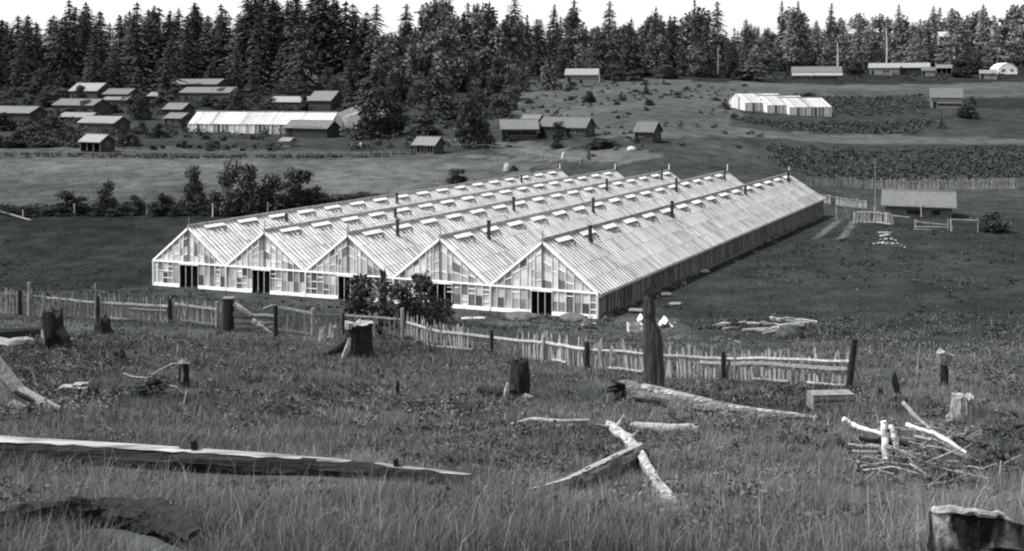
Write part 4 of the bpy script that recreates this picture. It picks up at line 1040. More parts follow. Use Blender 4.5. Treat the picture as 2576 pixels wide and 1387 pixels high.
# fence beyond the big field, and the broken fences by the hut
fence('long bleached picket fence below the dark crop field', [(2030,470),(2120,470),(2195,473),(2360,476),(2560,478)], 1.6, .34, [(2195,1.7,.1,GW,0),(2362,1.6,.08,GW,0)], [(2030,2560,1.2,1.2,.05,GW)], pw=(.18,.27), group=None, missing=.06, pm=mat('bleached_pickets', .14, .26, 5, .9, rnd=.2))
fence('pale low board fence behind the far corner of the glasshouses', [(2064,512),(2120,520),(2180,528)], 1.2, .3, [], [(2064,2180,1.0,1.0,.05,GW)], pw=(.2,.3), missing=.08, pm=mat('bleached_pickets', .14, .26, 5, .9, rnd=.2))
fence('broken picket fence with a long pale rail in front of the long hut', [(2150,562),(2240,566),(2292,570)], 1.35, .22, [(2151,1.4,.08,M_rail(),0),(2202,1.75,.10,M_bare(),0),(2232,1.3,.09,M_rail(),0)], [(2156,2290,1.25,.98,.05,M_bare2()),(2172,2240,-.05,.1,.05,M_rail())], pw=(.10,.2), skip=((2250,2300),), missing=.18, pm=mat('yard_pickets', .10, .2, 6, .9, rnd=.3))
d = G(2345, 580).y
for k, (a, b) in enumerate([((2305,556),(2318,560)), ((2305,559),(2386,566)), ((2303,571),(2383,572)), ((2305,577),(2378,582))]):
    pole('rail', ['short broken rail on top of the stacked rails', 'upper pale rail of the stack before the long hut', 'middle pale rail of the stack before the long hut', 'lowest bright rail of the stack before the long hut'][k], 'rail', [at(a[0],a[1],d), at(b[0],b[1],d)], .06, .05, M_bare2(), 'rails stacked before the hut', seed=k)
for px in (2303, 2385):
    pole('post', ('left' if px < 2340 else 'right')+' grey post carrying the stacked rails', 'post', [at(px,584,d+.2), at(px,552,d+.2)], .09, .08, GW, seed=px)
d = G(2425, 590).y
rt = thing('rail_fence', 'single-rail pale fence right of the long hut', 'fence', G(2395, 585))
for nm, a, b, r, mt in (('rail',(2391,552),(2458,555),.06,M_bare2()), ('post',(2394,582),(2392,553),.10,M_bare()), ('post',(2461,585),(2460,548),.07,GW)):
    m = MB(); m.tube([at(*a,d), at(*b,d)], r, 8, .1); wb(m, nm, mt, rt)
d = G(2115, 556).y
for lab, a, b in (('upright pale stake near the far corner of the glasshouses', (2105,553), (2104,520)), ('leaning pale stake beside the upright one', (2136,552), (2123,514))):
    pole('stake', lab, 'stake', [at(*a,d), at(*b,d)], .09, .07, M_bare(), seed=2)
d = G(2203, 566).y
pole('pole', 'tall thin pole rising beside the long hut', 'pole', [at(2203,560,d), at(2202,480,d), at(2201,404,d)], .05, .035, M_greyw(), seed=9)
def rock(label, px, py, wpx, group=None, mt=None, cat='rock', name='rock', lift=0, flat=.6, seed=0):
    g = G(px, py); r = wpx*g.y/F/2; rnd = random.Random(seed*13+int(px)); import bmesh
    bm = bmesh.new(); bmesh.ops.create_icosphere(bm, subdivisions=2, radius=r)
    d = [Vector((rnd.gauss(0,1), rnd.gauss(0,1), rnd.gauss(0,1))).normalized() for _ in range(7)]
    for v in bm.verts:
        n = v.co.normalized()
        for k in d:
            t = n.dot(k)
            if t > .72: v.co -= k*(t-.72)*r*1.2
        v.co.z *= flat; v.co *= rnd.uniform(.95, 1.05)
    me = bpy.data.meshes.new(name); bm.to_mesh(me); bm.free(); me.materials.append(mt or M_rock())
    o = link(me, name, None, g+zz*(r*flat*.35+lift)); o.rotation_euler = (0, 0, rnd.uniform(0, 6)); tag(o, label, cat, group); return o
for k, (px, py, w_, l) in enumerate([(2200,614,9,0),(2210,612,11,0),(2221,612,12,0),(2233,614,13,0),(2246,613,11,0),(2258,613,10,0),(2268,618,7,0),(2276,621,6,0),(2228,606,12,.15),(2243,606,12,.15),(2215,607,9,.1),(2254,608,8,.1),(2236,601,9,.3)]):
    rock('field stone in the loose heap on the grass before the long hut', px, py, w_, 'stones heaped before the hut', seed=k, lift=l)
m = MB(); g = G(2226, 603); m.box((0,0,.45), (1.0,.4,.12)); o = m.build('board', M_bare(), None, g); o.rotation_euler = (.1,-.15,.2); tag(o, 'bright board lying on top of the stone heap', 'board')
m = MB(); g = G(2226, 588); m.box((0,0,.1), (1.3,.5,.1)); m.box((0,.6,.1), (1.1,.3,.08)); o = m.build('board', M_greyw(), None, g); tag(o, 'pale plank in the grass between stone heap and broken fence', 'board')
# litter by the near glasshouse corner
def plank(label, px, py, wpx, dpt, hgt, mt, rz=0, lift=0.02, group=None, name='board', cat='board', tilt=0):
    g = G(px, py); m = MB(); L = wpx*g.y/F
    m.box((0,0,hgt/2+lift), (L, dpt, hgt)); m.box((L*.05,dpt*.2,hgt+lift+.015), (L*.8, dpt*.4, .03))
    o = m.build(name, mt, None, g); o.rotation_euler = (tilt, 0, rz); tag(o, label, cat, group); return o
plank('grey low board by the dark side wall of the near glasshouse', 1600, 788, 34, .7, .08, GW, R(-20), .15, name='board')
plank('white board lying in the grass along the near glasshouse', 1771, 687, 24, .8, .12, M_bare2(), R(10), .1)
plank('grey bench board in the grass right of the snag top', 1676, 746, 26, .6, .12, M_greyw(), R(5), .1)
plank('dull flat board just below the grey bench board', 1700, 768, 30, .6, .1, GW, R(8), .05)
g = G(1597, 836); root = thing('crate', 'pale slatted crate left of the tall snag', 'crate', g, R(6)); s = g.y/F
for k, zc in enumerate((.18, .46)):
    m = MB(); m.box((0,-.4,zc), (36*s,.03,.18)); m.build('slat', M_rail(), root)
m = MB(); m.box((0,.4,.3), (36*s,.03,.55)); m.build('back_panel', M_rail(), root)
for q in (-1, 1):
    m = MB(); m.box((q*17*s,0,.32), (.03,.8,.6)); m.build('end_panel', M_rail(), root)
m = MB(); m.box((0,0,.04), (35*s,.8,.03)); m.build('base', GW, root)
def cloth(label, px, py, pts, dd=0):
    g = G(px, py); d = g.y+dd; m = MB(); vs = []; fs = []; nx, ny = 9, 7
    # crumpled sheet draped over a hidden box
    W_, H_ = pts
    for a in range(nx):
        for b in range(ny):
            x = (a/(nx-1)-.5)*W_; y = (b/(ny-1)-.5)*.9
            hgt = H_*math.exp(-((x+.1*W_)/(.36*W_))**2)*(1-.5*abs(b/(ny-1)-.4))*(.8+.35*math.sin(a*1.7+b))+.03*math.sin(a*2.9+b*2)
            vs.append((x, y, max(.02, hgt)))
    for a in range(nx-1):
        for b in range(ny-1): fs.append((a*ny+b, (a+1)*ny+b, (a+1)*ny+b+1, a*ny+b+1))
    m.add(vs, fs); o = m.build('sheet', M_cloth(), None, g, smooth=True); tag(o, label, 'sheet'); return o
cloth('crumpled white sheet over a heap at the right side of the tall snag', 1676, 822, (.95, .7))
cloth('small white sheet showing at the left side of the tall snag', 1614, 812, (.55, .6))
rock('pale stone right of the white sheet', 1698, 814, 10, seed=3, mt=M_bare())
for k in range(26):
    rnd = random.Random(900+k); px = rnd.uniform(1800, 2020); py = 808+rnd.random()*50*(.35+.65*((px-1790)/240))
    g = G(px, py); L = rnd.uniform(.5, 1.9); a = rnd.gauss(0, .45); lift = rnd.uniform(.03, .35)*(1 if px > 1900 else .5)
    m = MB(); m.tube([(-L/2,0,0),(0,0,rnd.uniform(-.05,.1)),(L/2,0,rnd.uniform(-.1,.12))], [rnd.uniform(.05,.11),rnd.uniform(.06,.12),rnd.uniform(.03,.09)], 7, .3, seed=k)
    o = m.build('driftwood', [M_greyw(), M_bare(), M_charx(), M_greyw()][k % 4], None, g+zz*lift); o.rotation_euler = (0, 0, a)
    tag(o, 'weathered piece in the litter of broken wood behind the right fence', 'wood scrap', 'broken wood behind the right fence')
haycock('dark earth-and-root mound at the right end of the wood litter', 1985, 852, 66, 34, mat('dark_mound', .015, .06, 2.5, 1, bump=.8), 'mound', 'root_mound')
pole('log', 'short pale log above the wood litter', 'log', [G(1940,806)+zz*.15, G(1962,812)+zz*.15], .14, .12, M_bare(), seed=8)
for k, (px, py) in enumerate([(1852,858),(1858,862),(1836,852),(1880,842)]):
    rock(['bright stone left of the wood litter, largest', 'bright stone next to the largest one', 'small pale stone at the left end of the litter', 'pale stone near the middle of the litter'][k], px, py, 12-2*k, seed=k+40, mt=M_bare())
haycock('low earth mound with weeds in front of the nearest glasshouse door', 1310, 800, 90, 12, mat('bare_earth', .05, .10, 2, 1, bump=.6), 'mound', 'earth_mound')
haycock('earth mound at the right foot of the nearest gable', 1440, 806, 70, 16, mat('bare_earth', .05, .10, 2, 1, bump=.6), 'mound', 'earth_mound')
plank('loose white plank at the front corner of the nearest glasshouse', 1480, 818, 40, .3, .06, M_rail(), R(25))
plank('pair of pale boards in the grass left of the nearest glasshouse door', 1190, 803, 60, .5, .06, M_rail(), R(8))
stump('stump', 'pale weathered root lump left of the big flat-topped stump', 812, 858, 18, 30, mt=M_bare(), jag=.25, taper=.6, seed=81, topmt=M_greyw())
stump('stump', 'second pale lump beside it, against the picket fence', 838, 852, 20, 28, mt=M_greyw(), jag=.15, taper=.9, seed=82)
pole('branch', 'bleached broken root standing in the weeds right of the snag', 'branch', [G(1762,968), at(1752,938,G(1762,968).y), at(1744,924,G(1762,968).y)], .10, .05, M_bare(), seed=17)
# boxes in the village yard
for lab, px, py, w_, h_, mt in (('black barrel-like post in the village yard', 464, 371, 9, 19, CH), ('dark box cart right of the black post in the yard', 540, 372, 26, 20, M_board()), ('small white box by the yard shed', 834, 356, 1, 1, CH)):
    if w_ < 3: continue
    g = G(px, py); s = g.y/F; m = MB(); m.box((0,0,h_*s/2), (w_*s*.9,.9,h_*s*.9)); m.box((0,0,h_*s*.95), (w_*s,1.0,h_*s*.12)); m.box((-w_*s*.35,-.5,h_*s*.2), (.2,.2,h_*s*.4)); o = m.build('yard_box', mt, None, g); tag(o, lab, 'box')
fence('low rail fence along the far edge of the hay field', [(-60,398),(300,398),(700,393),(1000,396),(1040,397)], 1.2, 1.6, [], [(-60,1040,.95,.95,.05,GW),(-60,1040,.5,.5,.04,GW)], pw=(.12,.16), missing=.0, pm=GW, pname='post')
fence('wavering pale rail fence between hay field and cottages', [(1060,388),(1180,372),(1300,385),(1420,416),(1480,420)], 1.1, 2.2, [], [(1060,1480,.9,.9,.035,GW)], pw=(.12,.16), missing=.0, pm=GW, pname='post')
for k, (px, py, hp) in enumerate([(187,543,30),(370,541,34),(535,546,34),(674,545,36),(58,548,20)]):
    gg = G(px, py); pole('post', ['pale fence post before the dark bush at left', 'second pale post along the creek line', 'third pale post along the creek line with a wire stay', 'pale topped post under the feathery willow', 'short post at the far left of the creek line'][k], 'post', [gg-zz*.2, at(px, py-hp, gg.y)], .11, .09, GW if k % 2 else M_rail(), seed=k)
pole('log', 'long pale pole lying in the dark meadow at the left edge', 'log', [G(-20,530)+zz*.3, G(30,545)+zz*.25, G(78,560)+zz*.2], .16, .12, GW, seed=3)
# ------------------------------------------------------------------ trees
def conifer_mesh(name, seed, H=26, Rr=4.2, dens=1.0, bare=.12, ragged=.25, quad=.62, power=.85, nw=None, matl=None):
    rg = np.random.default_rng(seed); P = []; A = []; B = []
    nw = nw or int(H*1.25)
    for k in range(nw):
        t = bare+(1-bare)*(k+rg.uniform(-.3, .3))/nw
        t = min(max(t, bare), .985)
        r = Rr*((1-t)**power)*(.55+.45*min(1, (t-bare)/.12+.35))*rg.uniform(1-ragged, 1+ragged)+.15
        nb = max(3, int((4.5+2.2*r/Rr*2)*dens*rg.uniform(.55, 1.25)))
        if rg.random() < .12: r *= rg.uniform(.4, .75)
        a0 = rg.uniform(0, 6.28)
        for b in range(nb):
            a = a0+6.283*b/nb+rg.uniform(-.35, .35); rr = r*rg.uniform(.6, 1.12)
            ns = max(2, int(rr/.55)+1)
            for s in np.linspace(.18, 1, ns):
                x = rr*s; droop = .28*x*s+.10*x
                for side in ((-1, 1) if s > .3 else (0,)):
                    q = quad*(1.15-.45*s)*rg.uniform(.7, 1.3)
                    ca, sa = math.cos(a), math.sin(a); off = side*q*.45
                    p = np.array([ca*x-sa*off, sa*x+ca*off, t*H-droop+rg.uniform(-.12, .12)])
                    d = np.array([ca, sa, -.42+rg.uniform(-.3, .3)]); n = np.array([-sa*rg.uniform(.3,1), ca*rg.uniform(.3,1), rg.uniform(-1.2, 1.2)])
                    P.append(p); A.append(d*q*.80); B.append(n*q*.50)
    for _ in range(6):
        P.append(np.array([rg.uniform(-.1,.1), rg.uniform(-.1,.1), H*rg.uniform(.95,1.0)])); A.append(np.array([rg.uniform(-.2,.2), rg.uniform(-.2,.2), .7])); B.append(np.array([.14*rg.uniform(-1,1), .14, 0]))
    P = np.array(P); A = np.array(A); B = np.array(B)
    V = np.stack([P-A, P+B*.9, P+A, P-B*.9], 1).reshape(-1, 3)
    return np_mesh(name, V, np.arange(len(V)).reshape(-1, 4), matl or M_fir())
def trunk_mesh(name, H, r, seed=0, mt=None, lean=0):
    m = MB(); m.tube([(0,0,-.8),(0,0,H*.3),(lean*.5,0,H*.65),(lean,0,H)], [r*1.15, r*.9, r*.5, r*.12], 7, .12, seed=seed)
    me = bpy.data.meshes.new(name); me.from_pydata(m.v, [], m.f); me.materials.append(mt or M_bark()); return me
def make_tree(name, label, cat, crown, trunk, loc, rz=0, sc=1, group=None):
    r = thing(name, label, cat, loc, rz, group); r.scale = sc if hasattr(sc, '__len__') else (sc, sc, sc)
    link(trunk, 'trunk', r); link(crown, 'crown', r); return r
FIRS = []
for k, kw in enumerate([dict(H=27,Rr=5.2,dens=1.25,power=.66,ragged=.4), dict(H=30,Rr=5.0,ragged=.5,dens=1.15,power=.6), dict(H=25,Rr=4.4,dens=1.3,power=.7,ragged=.35), dict(H=30,Rr=3.6,dens=.8,bare=.25,ragged=.5), dict(H=22,Rr=5.4,dens=1.3,bare=.03), dict(H=31,Rr=2.6,dens=.65,bare=.36,ragged=.6,power=.55), dict(H=28,Rr=5.4,dens=1.1,ragged=.5,bare=.15,power=.5)]):
    FIRS.append((kw['H'], conifer_mesh('crown', 100+k, **kw), trunk_mesh('trunk', kw['H']*.985, .42, k), kw['Rr']))
HAZEFIRS = []
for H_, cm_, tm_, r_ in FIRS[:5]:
    c2 = cm_.copy(); c2.materials[0] = M_firhaze(); HAZEFIRS.append((H_, c2, tm_, r_))  # same crowns, recoloured paler in place of haze in the air
# bush and small-tree scrub on the slope: many low leafy trees
def broad_mesh(name, seed, H, Rr, n, size, lobes=11, matl=None, low=.12, squash=.8):
    rg = np.random.default_rng(seed); C = []; Rd = []
    for k in range(lobes):
        a = rg.uniform(0, 6.28); q = rg.uniform(.15, .75)*Rr; t = rg.uniform(low, .85)
        C.append((math.cos(a)*q*(1.1-.5*t), math.sin(a)*q*(1.1-.5*t), H*t)); r = Rr*rg.uniform(.28, .5); Rd.append((r, r, r*squash))
    for k in range(6):
        a = k*1.05+rg.uniform(-.3, .3); C.append((math.cos(a)*Rr*.5, math.sin(a)*Rr*.5, H*rg.uniform(.12, .3))); r = Rr*rg.uniform(.36, .5); Rd.append((r, r, min(r, H*.22)))
    C.append((0, 0, H*.82)); Rd.append((Rr*.35, Rr*.35, H*.18))
    V, Q = leaf_cloud(C, Rd, n, size, rg)
    e = np.percentile(np.hypot(V[:, 0], V[:, 1]), 96); V[:, :2] *= Rr/e; V[:, 2] *= H/np.percentile(V[:, 2], 99.6)
    V[:, 2] = np.maximum(V[:, 2], .02)
    return np_mesh(name, V, Q, matl or M_leaf())
def limb_mesh(name, H, Rr, seed, r=.16):
    m = MB(); rg = random.Random(seed); m.tube([(0,0,-.5),(.05*Rr,0,H*.3),(0,.05*Rr,H*.75)], [r*1.2,r,r*.4], 7, .15, seed=seed)
    for k in range(5):
        a = rg.uniform(0, 6.28); z = H*rg.uniform(.2, .5); m.tube([(0,0,z),(math.cos(a)*Rr*.35, math.sin(a)*Rr*.35, z+H*.18),(math.cos(a)*Rr*.7, math.sin(a)*Rr*.7, z+H*.32)], [r*.5,r*.35,r*.1], 5)
    me = bpy.data.meshes.new(name); me.from_pydata(m.v, [], m.f); me.materials.append(M_bark()); return me
BRP = [(14.0, broad_mesh('crown', 280+k, 14, 5.2, 2200, .85, 13, M_leafhaze(), low=.2), limb_mesh('trunk', 14, 4.5, 30+k, .3)) for k in range(4)]  # round crowns for the right wood, haze put into their leaf colour
BRM = [(14.0, broad_mesh('crown', 290+k, 14, 5.2, 2200, .85, 13, mat('wood_leaves', .05, .12, .7, .9, rnd=.3, detail=4), low=.2), limb_mesh('trunk', 14, 4.5, 40+k, .3)) for k in range(4)]
SKY = [(-60,40),(0,50),(60,38),(100,60),(180,0),(215,6),(250,26),(300,36),(340,8),(380,12),(420,26),(450,22),(490,4),(525,40),(560,12),(600,36),(625,-30),(655,-26),(690,-10),(722,0),(745,-16),(780,-30),(810,-22),(850,-12),(885,10),(915,30),(935,8),(962,86),(985,92),(1003,60),(1020,8),(1045,66),(1072,38),(1100,-18),(1130,-10),(1155,40),(1178,4),(1200,10),(1232,2),(1262,60),(1300,-8),(1330,36),(1362,48),(1386,8),(1412,40),(1440,-4),(1470,64),(1500,70),(1530,0),(1552,52),(1580,46),(1612,66),(1640,16),(1662,36),(1686,38),(1715,46),(1752,-4),(1780,44),(1808,2),(1830,80),(1852,70),(1880,46),(1905,66),(1924,72),(1965,2),(1985,30),(2010,0),(2036,60),(2058,50),(2088,8),(2118,50),(2160,36),(2196,42),(2228,40),(2262,10),(2296,60),(2318,46),(2352,16),(2396,18),(2432,40),(2472,10),(2510,40),(2552,8),(2620,20),(2700,30)]
SX = np.array([a for a, _ in SKY]); SY = np.array([b for _, b in SKY])
def skyline(px):   # lowest roof of tops near this bearing
    return max(np.interp(px+d, SX, SY) for d in (-12, 0, 12))
rnd = random.Random(77)
NOTED = {1020:'tall ragged fir with a side branch, right of the bright gap in the skyline', 1300:'tall fir standing clear of the skyline behind the middle cottages', 1530:'dark pointed fir rising alone above the bright hillside shed', 2088:'thin bare-topped tree poking above the right-hand wood', 1965:'left one of the two thin tall dark conifers over the right fields', 2010:'right one of the two thin tall dark conifers over the right fields', 935:'short pointed fir at the left side of the bright gap in the skyline', 180:'tall broad fir nearest the left end of the skyline'}
def forest_xy(px, lo, hi):
    d = rnd.uniform(lo, hi); return (px-CX)/F*d, d
def groupname(px):
    if px < 960: return 'dark fir in the dense wood behind the left village', 'dense wood behind the left village'
    if px < 1900: return 'conifer in the ragged wood above the open hillside', 'ragged wood above the hillside'
    return 'hazy conifer in the paler wood behind the right-hand farms', 'paler wood behind the right farms'
def plant(px, top, lo, hi, kinds, label=None, wid=1.0):
    x, y = forest_xy(px, lo, hi); zg = float(ground(x, y)); h = CAMZ-(top-HY)/F*y-zg
    kk = rnd.choice(kinds); H, cm, tm, rr = HAZEFIRS[kk] if px > 1880 and kk < 5 and label is None else FIRS[kk]; s = h/H
    if s <= .12: return
    sw = min(max(s, .55), 1.25)*wid*rnd.uniform(.85, 1.15)
    lab, grp = groupname(px)
    if label is None and wid > 1.6 and ((px > 1880 and rnd.random() < .62) or (960 < px < 1880 and rnd.random() < .42)):
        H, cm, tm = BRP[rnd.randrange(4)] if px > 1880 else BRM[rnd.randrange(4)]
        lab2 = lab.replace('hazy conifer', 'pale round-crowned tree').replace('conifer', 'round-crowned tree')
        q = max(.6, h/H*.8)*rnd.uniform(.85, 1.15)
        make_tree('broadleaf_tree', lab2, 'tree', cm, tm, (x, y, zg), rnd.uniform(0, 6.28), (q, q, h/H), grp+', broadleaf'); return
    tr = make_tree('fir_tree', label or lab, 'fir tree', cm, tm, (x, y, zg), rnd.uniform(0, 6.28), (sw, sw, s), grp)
    tr.rotation_euler = (rnd.gauss(0, .03), rnd.gauss(0, .03), tr.rotation_euler.z)
for px, top in SKY:
    right = px > 1900
    lo, hi = (345, 400) if px < 960 else ((360, 420) if not right else (455, 500))
    kinds = (0, 1, 2, 6) if px < 900 else ((1, 3, 6, 2) if not right else (3, 1, 2, 0))
    if px in (1965, 2010, 2088, 1830, 1852, 1905, 1924): kinds = (5, 3)
    if px in (962, 985): continue
    plant(px, top, lo, hi, kinds, NOTED.get(px), 1.4 if px < 960 else 1.2)
for k in range(268):
    px = -120+2860*((k*0.61803) % 1.0) if k < 196 else (-120+1100*((k*0.61803) % 1.0) if k < 240 else 980+1700*((k*0.61803) % 1.0))
    right = px > 1900
    tier = k % 3
    if right: lo, hi = [(452, 470), (465, 495), (490, 530)][tier]
    else: lo, hi = [(318, 345), (345, 385), (385, 440)][tier]
    if 1290 < px < 1900: lo += 45; hi += 55
    base = HY+F*(CAMZ-float(ground((px-CX)/F*lo, lo)))/lo
    sk = skyline(px)
    top = rnd.uniform(sk-4, sk+26) if tier else rnd.uniform(sk+50, max(sk+60, base-45))
    plant(px, top, lo, hi, (0, 1, 2, 4, 6) if not right else (0, 1, 2, 3, 4), None, 1.65)
BRO = []
for k in range(4): BRO.append((6.0, broad_mesh('crown', 200+k, 6, 3.0, 2300, .40, 9+k), limb_mesh('trunk', 6, 3, k)))
BROD = []
for k in range(3): BROD.append((6.0, broad_mesh('crown', 230+k, 6, 3.1, 2500, .40, 11+k, M_leafd(), low=.10), limb_mesh('trunk', 6, 3, 10+k)))
BUSH = []
for k in range(4): BUSH.append((2.0, broad_mesh('crown', 260+k, 2, 1.35, 1500, .17, 8, M_leafd(), low=.08, squash=.9), limb_mesh('trunk', 2, 1.2, 20+k, .06)))
def broad(name, label, px, py, wpx, hpx, lib, group=None, k=None, cat='tree'):
    g = G(px, py); s = g.y/F; H, cm, tm = lib[rnd.randrange(len(lib)) if k is None else k % len(lib)]
    rr = {6.0: 3.05, 2.0: 1.35}[H]
    return make_tree(name, label, cat, cm, tm, g, rnd.uniform(0, 6.28), (1.06*wpx*s/2/rr, 1.06*wpx*s/2/rr, 1.03*hpx*s/H), group)
broad('tree', 'spreading dark tree beside the right end of the village glasshouse', 936, 345, 104, 92, BROD, k=0)
broad('tree', 'second dark tree leaning against the spreading one', 985, 338, 66, 84, BROD, k=1)
broad('tree', 'large tall dark tree left of the cottage cluster', 1192, 372, 84, 140, BROD, k=2)
broad('bush', 'rounded dark bush in the slope behind the large tall tree', 1070, 340, 72, 44, BROD, k=0, cat='bush')
broad('tree', 'round very dark tree in the middle of the left village', 350, 300, 54, 62, BROD, k=1)
broad('bush', 'dark round bush low in the yard below the round tree', 326, 366, 58, 32, BROD, k=2, cat='bush')
broad('bush', 'dark bush beside the lower cottages in the village', 398, 345, 34, 34, BROD, k=0, cat='bush')
broad('tree', 'dark leafy tree behind the gable-on glasshouses', 880, 262, 50, 34, BROD, k=2)
broad('bush', 'small dark tree in front of the middle cottage', 1403, 352, 28, 44, BROD, k=0, cat='bush')
broad('bush', 'low dark bush below the small tree before the cottages', 1402, 371, 30, 24, BROD, k=1, cat='bush')
broad('bush', 'wide dark bush right of the cottage cluster', 1510, 372, 78, 26, BROD, k=2, cat='bush')
broad('bush', 'lone round bush on the open hillside', 1483, 258, 30, 28, BROD, k=1, cat='bush')
broad('bush', 'dark round bush by the hay field behind the glasshouse roofs', 1148, 460, 52, 32, BROD, k=0, cat='bush')
broad('bush', 'small bush at the right of the pale boulder', 1293, 432, 22, 12, BUSH, k=1, cat='bush')
broad('bush', 'black dense bush beside the faint long building at right', 2436, 300, 52, 34, BROD, k=2, cat='bush')
broad('bush', 'forked scrubby tree above the black dense bush', 2446, 272, 22, 26, BUSH, k=3, cat='bush')
broad('bush', 'dark tree right of the long farm buildings', 2420, 196, 56, 44, BROD, k=0, cat='tree')
broad('bush', 'tree between the pale barn and the long farm building', 2150, 190, 40, 36, BROD, k=1, cat='tree')
broad('bush', 'small round bush left of the far pale barn', 1981, 190, 12, 16, BUSH, k=0, cat='bush')
broad('bush', 'scrub bush at the left of the far double glasshouse roof', 2035, 252, 30, 16, BUSH, k=2, cat='bush')
broad('bush', 'dark weedy bush far right beyond the single-rail fence', 2500, 585, 70, 48, BROD, k=1, cat='bush')
# willows and brush along the creek left of the glasshouses
for px, py, w_, h_, lab in [(168,538,64,56,'dense dark bush at the left of the creek line'),(200,538,56,44,'dark bush merged with the dense one at left'),(272,536,50,80,'feathery bush with thin twigs in the creek line'),(340,538,40,46,'small dark bush midway along the creek line'),(405,538,60,48,'broad low bush in the creek line'),(490,536,58,112,'tall feathery willow left of the pair by the glasshouses'),(545,540,46,56,'low brush between the two feathery willows'),(576,540,66,132,'tallest feathery willow beside the glasshouses'),(632,538,66,118,'bushy willow right of the tallest one'),(690,534,84,92,'round willow bush near the glasshouse roof'),(748,524,80,92,'rightmost willow bush of the creek line'),(800,512,56,40,'low bush trailing right of the willows'),(70,541,50,24,'low weeds-like bush at the far left of the creek line'),(20,530,1,1,'')]:
    if w_ < 3: continue
    broad('willow' if h_ > 80 else 'bush', lab, px, py, w_, h_, BRO if h_ > 100 else BROD, cat='willow' if h_ > 80 else 'bush')
for k in range(26):
    px = 20+k*36+rnd.uniform(-12, 12); py = 541-max(0, px-600)*.10; 
    if px > 960: break
    broad('bush', 'low brush along the creek line at the edge of the dark meadow', px, py, rnd.uniform(36, 56), rnd.uniform(14, 26), BUSH, 'low brush along the creek', cat='bush')
# bushes in front of the glasshouses
broad('bush', 'loose leafy bush before the door of the middle glasshouse', 906, 816, 108, 118, BUSH, k=2, cat='bush')
broad('bush', 'leafy bush right of the young fir, against the glasshouse fronts', 1060, 812, 112, 116, BUSH, k=1, cat='bush')
broad('bush', 'leafy bush filling the gap between the young fir and the leafy bush on its right', 1014, 816, 84, 100, BUSH, k=1, cat='bush')
broad('bush', 'small rounded bush at the right foot of the leafy bushes', 1106, 810, 66, 60, BUSH, k=3, cat='bush')
yf = conifer_mesh('crown', 301, H=5, Rr=1.7, dens=2.2, bare=.02, quad=.30, power=.6, ragged=.3, nw=20, matl=mat('young_fir_needles', .035, .10, 1.2, 1.0, rnd=.2, detail=4, spec=0))
YF = (5.0, yf, trunk_mesh('trunk', 4.9, .08, 3), 1.7)
def young(label, px, py, wpx, hpx, group=None):
    g = G(px, py); s = g.y/F; return make_tree('young_fir', label, 'fir tree', YF[1], YF[2], g, rnd.uniform(0, 6), (wpx*s/3.4, wpx*s/3.4, hpx*s/5), group)
young('young layered fir standing before the glasshouse fronts', 964, 822, 116, 130)
young('left of two dark firs below the hillside shed', 1316, 232, 46, 74); young('dark broad fir right at the hillside shed', 1382, 228, 62, 92)
young('small conical fir on the slope left of the two dark firs', 1293, 240, 42, 42); young('lone small cone-shaped fir in the far crop field at right', 2368, 326, 28, 36)
young('thin dark young fir behind the glasshouse roofs', 1481, 408, 14, 44)
young('bushy young fir far left below the wood', 95, 300, 30, 60)
# scrub trees over the middle slope
for k in range(140):
    if k >= 100: px, py = rnd.uniform(-30, 700), rnd.uniform(222, 300); broad('bush', 'scrubby bush or sapling on the rough slope of the left village', px, py, rnd.uniform(26, 54), rnd.uniform(14, 30), BRO if k % 3 else BROD, 'scrub on the village slope', cat='bush'); continue
    if 64 <= k: px, py = rnd.uniform(880, 1330), rnd.uniform(205, 305); broad('bush', 'scrubby bush or sapling on the rough slope of the left village', px, py, rnd.uniform(40, 80), rnd.uniform(36, 76), BRO if k % 4 else BROD, 'scrub on the village slope', cat='bush'); continue
    px = rnd.uniform(700, 1300) if k < 40 else rnd.choice((rnd.uniform(-30, 440), rnd.uniform(560, 800)))
    py = rnd.uniform(190, 312) if k < 40 else rnd.uniform(212, 345)
    if 455 < px < 850 and 285 < py: continue
    broad('bush', 'scrubby bush or sapling on the rough slope of the left village', px, py, rnd.uniform(26, 56), rnd.uniform(22, 52), BRO if k % 3 else BROD, 'scrub on the village slope', cat='bush')
for k in range(15):
    px = rnd.uniform(-20, 170); py = rnd.uniform(322, 378)
    broad('bush', 'leafy bush in the thicket at the left edge below the long shed', px, py, rnd.uniform(40, 64), rnd.uniform(26, 44), BROD if k % 2 else BRO, 'thicket at the left edge', cat='bush')
for k in range(40):
    px = rnd.uniform(1320, 1900); py = rnd.uniform(205, 300)
    broad('bush', 'small dark bush dotted over the open hillside', px, py, rnd.uniform(8, 26), rnd.uniform(5, 13), BUSH, 'bushes dotted over the hillside', cat='bush')
for k in range(46):
    px = rnd.uniform(1540, 2560); py = rnd.uniform(176, 192) if px > 1900 else rnd.uniform(172, 205)
    if 1985 < px < 2125 or 2180 < px < 2400 or px > 2455: continue
    broad('bush', 'rounded scrub tree along the foot of the wood above the fields', px, py, rnd.uniform(22, 54), rnd.uniform(18, 42), BRO if k % 2 else BROD, 'scrub along the foot of the wood', cat='bush')
